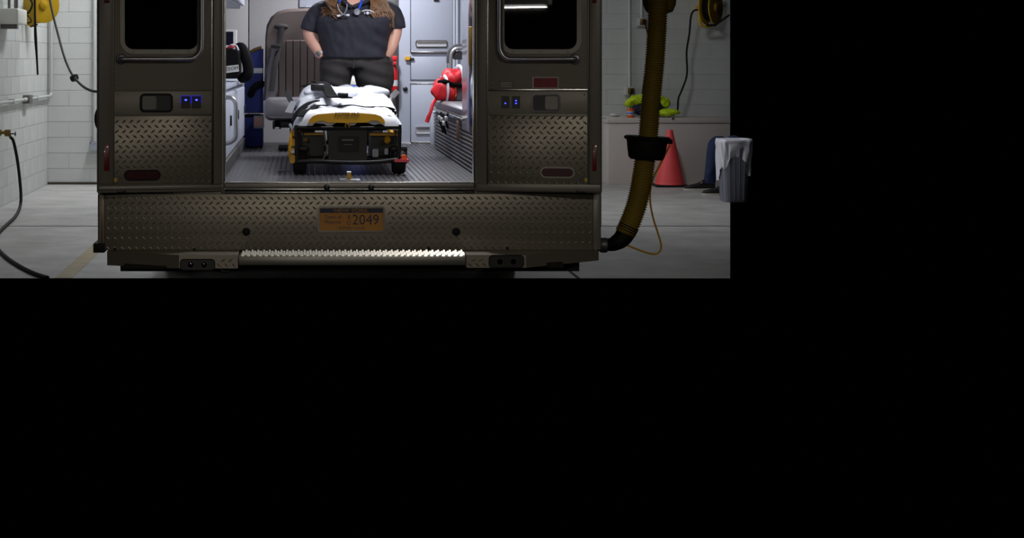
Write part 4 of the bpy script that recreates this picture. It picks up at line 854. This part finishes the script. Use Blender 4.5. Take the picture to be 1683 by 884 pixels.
# shore line from the reel to the ambulance
sl = thing('power_cable', 'black power cable hanging from the left reel to the ambulance side', 'cable', (AX0 - .05, 4.0, 1.1))
pts = spl([Wp(78, -30, 9.1), Wp(82, 0, 8.9), Wp(88, 28, 8.5), Wp(95, 55, 8.1), Wp(104, 88, 7.5), Wp(113, 112, 7.1), Wp(122, 127, 6.7), Wp(134, 140, 6.2), Wp(146, 147.5, 5.8), Wp(158, 150.5, 5.4), Wp(190, 152, 5.0), V((AX0 - .013, 4.4, Wp(0, 150, 4.4).z))], 6)
b = B(); b.tube(pts, .0115, 8); obj('cord', b, 'rubber', sl)
b = B(); c = Wp(122, 128, 6.7); b.lathe([(.01, -.035), (.028, -.03), (.036, 0), (.028, .03), (.01, .035)], c, (.8, -.3, .35), 16); b.cyl(c - V((.035, 0, .0)), c + V((.035, 0, .02)), .014); obj('stop_ball', b, 'black_plastic', sl)
hs = B(); pts = spl([Wp(57, -40, 8.8), Wp(57, 0, 8.8), Wp(57.5, 30, 8.8), Wp(58.5, 62, 8.8), Wp(60.5, 95, 8.8), Wp(62, 123, 8.8)], 6); n = len(pts)
hs.tube(pts, [.010 + .006 * math.exp(-((i - 18) / 5) ** 2) for i in range(n)], 8); single('hanging_cord', hs, 'rubber', 'loose black cord hanging straight down in front of the yellow reel', 'cord')
wb_ = thing('wall_unit', 'white box unit mounted on the left block wall beside the reel', 'wall unit', (XL + .1, 7.8, Wp(0, 40, 7.6).z))
xr_ = Wp(29.5, 0, 7.6).x; z0, z1 = Wp(0, 39.5, 7.6).z, Wp(0, 13.5, 7.6).z
b = B(); b.box(XL + .004, xr_, 7.6, 8.15, z0, z1, .018, 3); obj('case', b, 'white_enamel', wb_)
b = B(); b.box(XL + .02, xr_ - .02, 7.66, 7.76, z0 - .045, z0 + .004, .004); obj('outlet_box', b, 'galv', wb_)
b = B(); b.cyl((XL + .06, 7.9, z1 - .005), (XL + .06, 7.9, 2.6), .014); b.cyl((XL + .12, 7.95, z1 - .005), (XL + .12, 7.95, 2.6), .02); obj('riser', b, 'galv', wb_)
# tap and hose
tp = thing('wall_tap', 'brass tap with a small handwheel on the left block wall', 'tap', (XL + .05, 7.72, .72))
c = Wp(6, 218, 7.72); b = B(); b.cyl((XL + .004, 7.72, c.z), (XL + .10, 7.72, c.z), .016); b.box(XL + .05, XL + .105, 7.69, 7.75, c.z - .035, c.z + .03, .008); b.lathe([(.03, 0), (.03, .012)], (XL + .004, 7.72, c.z), (1, 0, 0), 16); b.cyl((XL + .09, 7.72, c.z), (XL + .105, 7.72, c.z - .05), .014); obj('valve_body', b, 'brass', tp)
b = B(); b.cyl((XL + .10, 7.72, c.z - .01), (XL + .148, 7.72, c.z - .012), .006); b.lathe([(.006, 0), (.022, .003), (.022, .010), (.006, .013)], (XL + .146, 7.72, c.z - .012), (1, 0, 0), 16); obj('handwheel', b, 'plate_navy', tp)
hr = .015
hp = [V((XL + .105, 7.72, c.z - .045)), Wp(22, 232, 7.72), Wp(28, 260, 7.7), Wp(32.5, 295, 7.66), Wp(34.5, 325, 7.6)]
gl = [G(32, 343, hr), G(24, 357, hr), G(10, 370, hr), G(-2, 382, hr), G(-9, 394, hr), G(-4, 408, hr), G(12, 424, hr), G(35, 439, hr), G(58, 450, hr), G(78, 456.6, hr)]
b = B(); b.tube(spl(hp + gl, 6), hr, 10); single('water_hose', b, 'rubber', 'black water hose drooping from the wall tap and curling over the floor', 'hose')
pb = thing('back_pipe', 'white vertical pipe with a grey blue box on the back wall', 'pipe', Wp(155.5, 247, YB - .05))
b = B(); xp = Wp(155.5, 0, YB - .04).x; b.cyl((xp, YB - .035, Wp(0, 234, YB).z), (xp, YB - .035, 3.8), .018); obj('pipe', b, 'pipe_paint', pb)
b = B(); b.box(xp - .055, xp + .09, YB - .10, YB - .006, Wp(0, 247, YB).z, Wp(0, 233, YB).z, .006); obj('box', b, 'cab_grey', pb)
b = B(); b.tube(spl([(xp - .05, YB - .09, Wp(0, 236, YB).z), (xp - .03, YB - .11, Wp(0, 232, YB).z), (xp + .04, YB - .11, Wp(0, 232, YB).z)], 5), .006, 8); obj('hasp', b, 'galv', pb)

# ------------------------------------------------------------------ along the right back wall
def outlet_pipe(px, pyb, label, lead):
    x = Wp(px, 0, YR).x; z = Wp(0, pyb, YR).z
    t = thing('outlet_conduit', label, 'conduit', (x, YR - .03, z - .05))
    b = B(); b.cyl((x, YR - .03, z + .03), (x, YR - .03, 3.8), .017); obj('pipe', b, 'pipe_paint', t)
    b = B(); b.box(x - .06, x + .05, YR - .075, YR - .006, z - .05, z + .045, .005); obj('outlet_box', b, 'pipe_paint', t)
    b = B(); b.box(x - .03, x + .045, YR - .082, YR - .07, z - .04, z + .035, .003); obj('outlet_plate', b, 'brass', t)
    b = B(); b.cyl((x + .01, YR - .082, z), (x + .01, YR - .125, z), .018); obj('plug', b, 'black_plastic', t)
    b = B(); b.tube(spl([V((x + .01, YR - .12, z))] + lead, 6), .008, 8); obj('lead', b, 'rubber', t)
outlet_pipe(1034, 149, 'white conduit ending in an outlet box just above the white chest', [Wp(1036, 158, YR - .12), Wp(1035.5, 170, YR - .15), Wp(1037, 184, YR - .2)])
outlet_pipe(1054, 36, 'white conduit ending in an outlet box high behind the exhaust hose', [Wp(1062, 46, YR - .12), Wp(1065, 64, YR - .14), Wp(1064, 100, YR - .14), Wp(1056, 150, YR - .14), Wp(1054, 183, YR - .2)])
t, c, ax = reel('yellow cord reel mounted high on the right back wall', Wp(1168, 12, YR - .27), (.80, -.60, 0), .20, .12, None, None)
P = Plane((0, YR - .3, 0), (1, 0, 0), (0, -1, 0))
b = B(); b.tube(spl([P.px(1152, -6), P.px(1150.5, 8), P.px(1150, 30), P.px(1151.5, 40), P.px(1156, 43), P.px(1170, 43)], 5), .016, 10); b.tube([P.px(1150.5, 12), c], .012, 8); b.box(P.px(1158, 0).x, P.px(1172, 0).x, YR - .3, YR - .004, c.z + .08, c.z + .12, .004); obj('bracket', b, 'reel_yellow', t)
b = B(); P.slab(b, 1145, 9, 1151, 15, .006, -.03, .02); obj('cord_inlet', b, 'reel_yellow', t)
b = B(); P.slab(b, 1161, 39.5, 1177, 43.5, .006, -.02, .02); obj('guide_roller', b, 'black_plastic', t)
cd = B(); cd.tube(spl([Wp(1148, 16, YR - .3), Wp(1140, 18, YR - .3), Wp(1135.5, 28, YR - .29), Wp(1133, 55, YR - .26), Wp(1128.5, 85, YR - .24), Wp(1129, 122, YR - .24), Wp(1121, 147, YR - .26), Wp(1115, 162, YR - .28), Wp(1113.5, 180, YR - .28), Wp(1108, 187, YR - .3)], 6), .011, 8)
single('reel_cord', cd, 'rubber', 'black cord dropping from the right reel to the chest top', 'cord')
cd = B(); cd.tube(spl([Wp(1175, 41.5, YR - .3), Wp(1183, 36, YR - .31), Wp(1199, 24.5, YR - .33)], 5), .012, 8); single('reel_cord', cd, 'rubber', 'short black cord running sideways from the right reel roller', 'cord')

# chest with things on top
CHX0, CHX1, CHY = Wp(1000, 0, YB).x, Wp(1200, 0, YB).x, YB
ZCH = Wp(0, 193.8, YB).z
ch = thing('storage_chest', 'long pale storage chest with a lid against the right back wall', 'chest', ((CHX0 + CHX1) / 2, CHY + .27, 0))
b = B(); b.box(CHX0, CHX1, CHY, YR - .03, .0, ZCH - .065, .004); obj('box', b, 'chest_paint', ch)
b = B(); b.box(CHX0 - .012, CHX1, CHY - .012, YR - .02, ZCH - .06, ZCH, .005); ld = obj('lid', b, 'chest_paint', ch)
b = B(); b.lathe([(.014, 0), (.012, .01)], Wp(1106, 191.8 + 3, CHY - .012), (0, -1, 0), 12); obj('lid_bolt', b, 'brass', ch)
def heap(name, label, cat, blobs, m, amp=.03, f=9, group=None):
    b = B()
    for px, py, Y, rx, ry, rz in blobs: b.ell(Wp(px, py, Y), (rx, ry, rz), 20, 12)
    b = blend(b, .012, 2)
    for v in b.bm.verts: v.co += noise.noise_vector(v.co * f) * amp + noise.noise_vector(v.co * f * 3) * amp * .45; v.co.z = max(v.co.z, ZCH + .001)
    return single(name, b, m, label, cat, 180, group)
heap('safety_vest', 'rumpled hi-vis vest draped over dark clothing on the chest', 'vest', [(1046, 165, 11.1, .12, .12, .06), (1056, 161, 11.12, .11, .12, .05), (1034, 171, 11.1, .05, .08, .05), (1090, 170, 11.15, .08, .1, .05), (1075, 164, 11.14, .16, .1, .05)], 'hivis')
heap('safety_vest', 'flat folded hi-vis vest lying on the chest top', 'vest', [(1100, 184, 11.0, .13, .10, .035), (1092, 186, 11.0, .10, .1, .03)], 'hivis', .015)
heap('dark_jacket', 'dark navy jacket bundled under the hi-vis vest on the chest', 'jacket', [(1050, 180, 11.05, .08, .1, .07), (1062, 176, 11.12, .12, .12, .09), (1080, 176, 11.15, .1, .1, .09)], 'navy_cloth', .02)
cn = thing('spray_can', 'small orange and white can on the chest top', 'can', V((Wp(1036.5, 0, 10.92).x, 10.93, ZCH)))
c = V((Wp(1036.5, 0, 10.92).x, 10.93, ZCH)); b = B(); b.lathe([(.042, .0), (.043, .02), (.043, .10), (.038, .108)], c, (0, 0, 1), 24); obj('body', b, 'orange', cn)
b = B(); b.lathe([(.0436, .03), (.0436, .075)], c, (0, 0, 1), 24); obj('label_band', b, 'silver_tape', cn); b = B(); b.lathe([(.0441, .045), (.0441, .058)], c, (0, 0, 1), 24); obj('label_stripe', b, 'blue_tube', cn)
b = B()
for k in range(3): b.hexa([V((Wp(992 + k * 3, 0, 11).x + x, 10.9 + y + k * .03, ZCH + z + k * .004)) for z in (0, .004) for x, y in ((0, 0), (.21, .0), (.18, .24), (-.02, .24))])
b.ell((Wp(1010, 0, 11).x, 11.0, ZCH + .030), (.06, .08, .02)); single('paper_stack', b, 'white_paper', 'loose white papers on the left end of the chest', 'papers')

# traffic cone
YC = G(1101, 306).y; c = V((Wp(1101, 0, YC).x, YC, 0)); k = 1 / S(YC)
co = thing('traffic_cone', 'faded red traffic cone standing in front of the chest', 'cone', c)
b = B(); b.lathe([(.172, .022), (.166, .03), (.162, .045), (.034, .628), (.030, .64), (.024, .64)], c, (0, 0, 1), 40); obj('body', b, 'cone_red', co)
b = B(); b.box(c.x - .185, c.x + .185, c.y - .185, c.y + .185, 0, .024, .008); obj('base', b, 'rubber', co)

# ------------------------------------------------------------------ exhaust hose
ex = thing('exhaust_hose', 'ribbed yellow exhaust hose with a black cuff fixed to the ambulance tailpipe', 'hose', Wp(1000, 402, .55))
YH = .55
def hose(pts, r, name):
    P_ = spl([Wp(x, y, YH + dy) for x, y, dy in pts], 24); L = [0]
    for a, b_ in zip(P_, P_[1:]): L.append(L[-1] + (b_ - a).length)
    n = int(L[-1] / .0034); out, rr, j = [], [], 0
    for i in range(n + 1):
        s = L[-1] * i / n
        while j < len(L) - 2 and L[j + 1] < s: j += 1
        f = (s - L[j]) / max(1e-6, L[j + 1] - L[j]); out.append(P_[j].lerp(P_[j + 1], f)); rr.append(r + (.006, .006, 0, -.002)[i % 4])
    b = B(); b.tube(out, rr, 20); return obj(name, b, 'hose_yellow', ex, 50)
hose([(1090, -120, 0), (1086, -50, 0), (1082, 0, 0), (1077, 90, 0), (1070, 165, 0), (1065, 230, 0)], .0495, 'upper_hose')
hose([(1061, 255, 0), (1056, 290, 0), (1048, 330, 0), (1037, 362, 0), (1027, 384, 0)], .053, 'lower_hose')
a0, a1 = Wp(1066.5, 221, YH), Wp(1062, 262, YH); ax = (a0 - a1).normalized(); ax = (ax + V((-.06, 0, 0))).normalized()
b = B(); b.lathe([(.05, 0), (.085, .0), (.098, .012), (.106, .06), (.112, .105), (.126, .112), (.128, .122), (.118, .130), (.05, .126)], a1, ax, 36); obj('cuff', b, 'rubber', ex, label='black rubber cuff')
b = B(); c = Wp(1098, 233, YH - .02); b.box(c.x - .012, c.x + .022, c.y - .02, c.y + .02, c.z - .012, c.z + .014, .005); obj('cuff_clip', b, 'rubber', ex)
b = B(); pts = spl([Wp(1034, 371, YH), Wp(1024, 390, YH), Wp(1012, 399, YH), Wp(1000, 402, YH + .01), V((AX1 + .02, YH + .03, Wp(0, 403, YH).z))], 6); n = len(pts); b.tube(pts, [.057 - .022 * min(1, (i / n) * 1.35) for i in range(n)], 20); obj('nozzle', b, 'rubber', ex)
b = B(); b.lathe([(.040, 0), (.043, .01), (.043, .03), (.040, .04)], Wp(998, 402.5, YH), (-1, .1, 0), 20); obj('clamp', b, 'galv', ex)
b = B(); b.cyl((AX1 - .25, YH + .05, Wp(0, 403, YH).z), (AX1 + .05, YH + .03, Wp(0, 403, YH).z), .034); obj('tailpipe', b, 'black_metal', amb)
b = B(); b.tube(spl([Wp(x, y, YH) for x, y in ((1101, 238), (1094, 252), (1084, 272), (1074, 292), (1069, 312), (1069, 335), (1074, 360), (1081, 382), (1086, 400), (1085, 412), (1078, 417.5), (1066, 416), (1048, 410), (1026, 401))], 6), .0052, 8); obj('pull_cord', b, 'cot_yellow', ex, label='thin yellow pull cord')
b = B(); c = Wp(1084, 22, YH + .2); b.lathe([(.05, 0), (.075, .01), (.092, .05), (.098, .12), (.098, .30), (.09, .34)], c, (.0, .1, 1), 32); obj('hose_saddle', b, 'hose_yellow', ex, label='rounded saddle behind the hose')

# ------------------------------------------------------------------ seated person's legs and the bin in front of them
YS1, YS2 = G(1150, 313).y, G(1190, 321).y
pe = thing('person', 'seated person in dark blue jeans and black shoes beside the bin', 'person', V((Wp(1172, 0, YS1).x, YS1, 0)))
def leg(px_an, px_kn, Y, dxs):
    s = S(Y); an = Wp(px_an, 300, Y); kn = Wp(px_kn, 238, Y + .03); an.z = .09
    b = B(); th = kn + V((.11, .05, -.01))
    pts = spl([an + V((0, 0, -.02)), an * .7 + kn * .3, an * .35 + kn * .65, kn, th], 6); n = len(pts)
    b.tube(pts, [.062 + .028 * min(1, i / n * 1.3) for i in range(n)], 18)
    return b, an
b1, an1 = leg(1165, 1177, YS1, 0); b2, an2 = leg(1196, 1202, YS2, 0)
for bb, an in ((b1, an1), (b2, an2)):
    for v in bb.bm.verts: v.co += noise.noise_vector(v.co * 16) * .012
for bb in (b1, b2): obj('trouser_leg', blend(bb, .010, 2), 'jeans', pe, 180)
for an, Y in ((an1, YS1), (an2, YS2)):
    L = .335; x0 = an.x + .065
    b = B(); rings = []
    for f, wd, ht in ((0, .03, .06), (.04, .038, .10), (.2, .042, .115), (.38, .042, .11), (.55, .046, .075), (.75, .048, .058), (.92, .042, .045), (1, .02, .03)):
        rings.append([V((x0 - L * f, Y + wd * math.cos(t), .022 + max(0, ht - .012) * (.5 + .5 * math.sin(t)) * (1 if math.sin(t) > 0 else .9))) for t in [k * 2 * math.pi / 16 for k in range(16)]])
    b.loft(rings); sh = obj('shoe', b, 'shoe_black', pe, 60)
    b = B(); out = [(0, .03), (.04, .042), (.3, .042), (.6, .05), (.85, .048), (.97, .03), (1.02, .012)]
    b.prism([V((x0 - L * f, Y - w_, 0)) for f, w_ in out] + [V((x0 - L * f, Y + w_, 0)) for f, w_ in out[::-1]], (0, 0, .024)); obj('sole', b, 'sole_white', sh, 30)
    b = B()
    for f in (.46, .53, .60): z = .118 - (f - .38) * .26; b.tube(spl([V((x0 - L * f, Y - .04, z - .015)), V((x0 - L * f, Y, z + .006)), V((x0 - L * f + .01, Y + .04, z - .015))], 4), .004, 6)
    obj('laces', b, 'sole_white', sh)
YBn = G(1200, 331).y; c = V((Wp(1206, 0, YBn).x, YBn, 0)); zt = Wp(0, 229, YBn).z
bi = thing('waste_bin', 'grey ribbed waste bin lined with a white plastic bag', 'bin', c)
def sq(hx, hy, z, r=.35, n=32):
    L = []
    for k in range(n):
        t = 2 * math.pi * k / n; cs, sn = math.cos(t), math.sin(t); L.append(V((c.x + hx * math.copysign(abs(cs) ** .45, cs), c.y + hy * math.copysign(abs(sn) ** .45, sn), z)))
    return L
b = B(); b.loft([sq(.118, .118, 0), sq(.122, .122, .012), sq(.150, .150, zt - .02), sq(.158, .158, zt - .02), sq(.158, .158, zt), sq(.148, .148, zt), sq(.142, .142, zt - .02), sq(.112, .112, .03)]); obj('body', b, 'bin_grey', bi)
b = B()
for k in (-.066, -.022, .022, .066): b.hexa([V((c.x + k * s2 + dx, c.y - y_, z)) for z, y_, s2 in ((.02, .1215, 1), (zt - .06, .1475, 1.2)) for dx, y__ in ((-.004, 0), (.004, 0), (.004, 0), (-.004, 0))] if False else [V((c.x + k + dx, c.y - .119 + dy, .02)) for dx, dy in ((-.005, -.006), (.005, -.006), (.005, .01), (-.005, .01))] + [V((c.x + k * 1.2 + dx, c.y - .147 + dy, zt - .06)) for dx, dy in ((-.005, -.006), (.005, -.006), (.005, .01), (-.005, .01))])
for k in (-.06, 0, .06): b.hexa([V((c.x - .119 + dx, c.y + k + dy, .02)) for dx, dy in ((-.006, -.005), (.01, -.005), (.01, .005), (-.006, .005))] + [V((c.x - .147 + dx, c.y + k * 1.2 + dy, zt - .06)) for dx, dy in ((-.006, -.005), (.01, -.005), (.01, .005), (-.006, .005))])
obj('rib', b, 'bin_grey', bi)
n = 64; rings = []
for j in range(11):
    f = j / 10; L = []
    for k in range(n):
        t = 2 * math.pi * k / n; cs, sn = math.cos(t), math.sin(t)
        hem = .30 + .08 * math.sin(t * 2 + 2.0) + .05 * math.sin(t * 5)
        z = zt + .008 - f * hem; hx = .164 - f * .016 + .010 * math.sin(t * 11 + f * 3) * min(1, f * 3) + .006 * math.sin(t * 23) * min(1, f * 3) + (.008 if j == 1 else 0)
        L.append(V((c.x + hx * math.copysign(abs(cs) ** .5, cs), c.y + hx * math.copysign(abs(sn) ** .5, sn), z)))
    rings.append(L)
inn = [[V((c.x + (p.x - c.x) * .86, c.y + (p.y - c.y) * .86, p.z - .02 if i else p.z)) for p in rings[0]] for i in (1, 0)]
b = B(); b.loft(inn + rings, cap=False); obj('liner_bag', b, 'bag_plastic', bi, 180, label='white plastic liner bag')
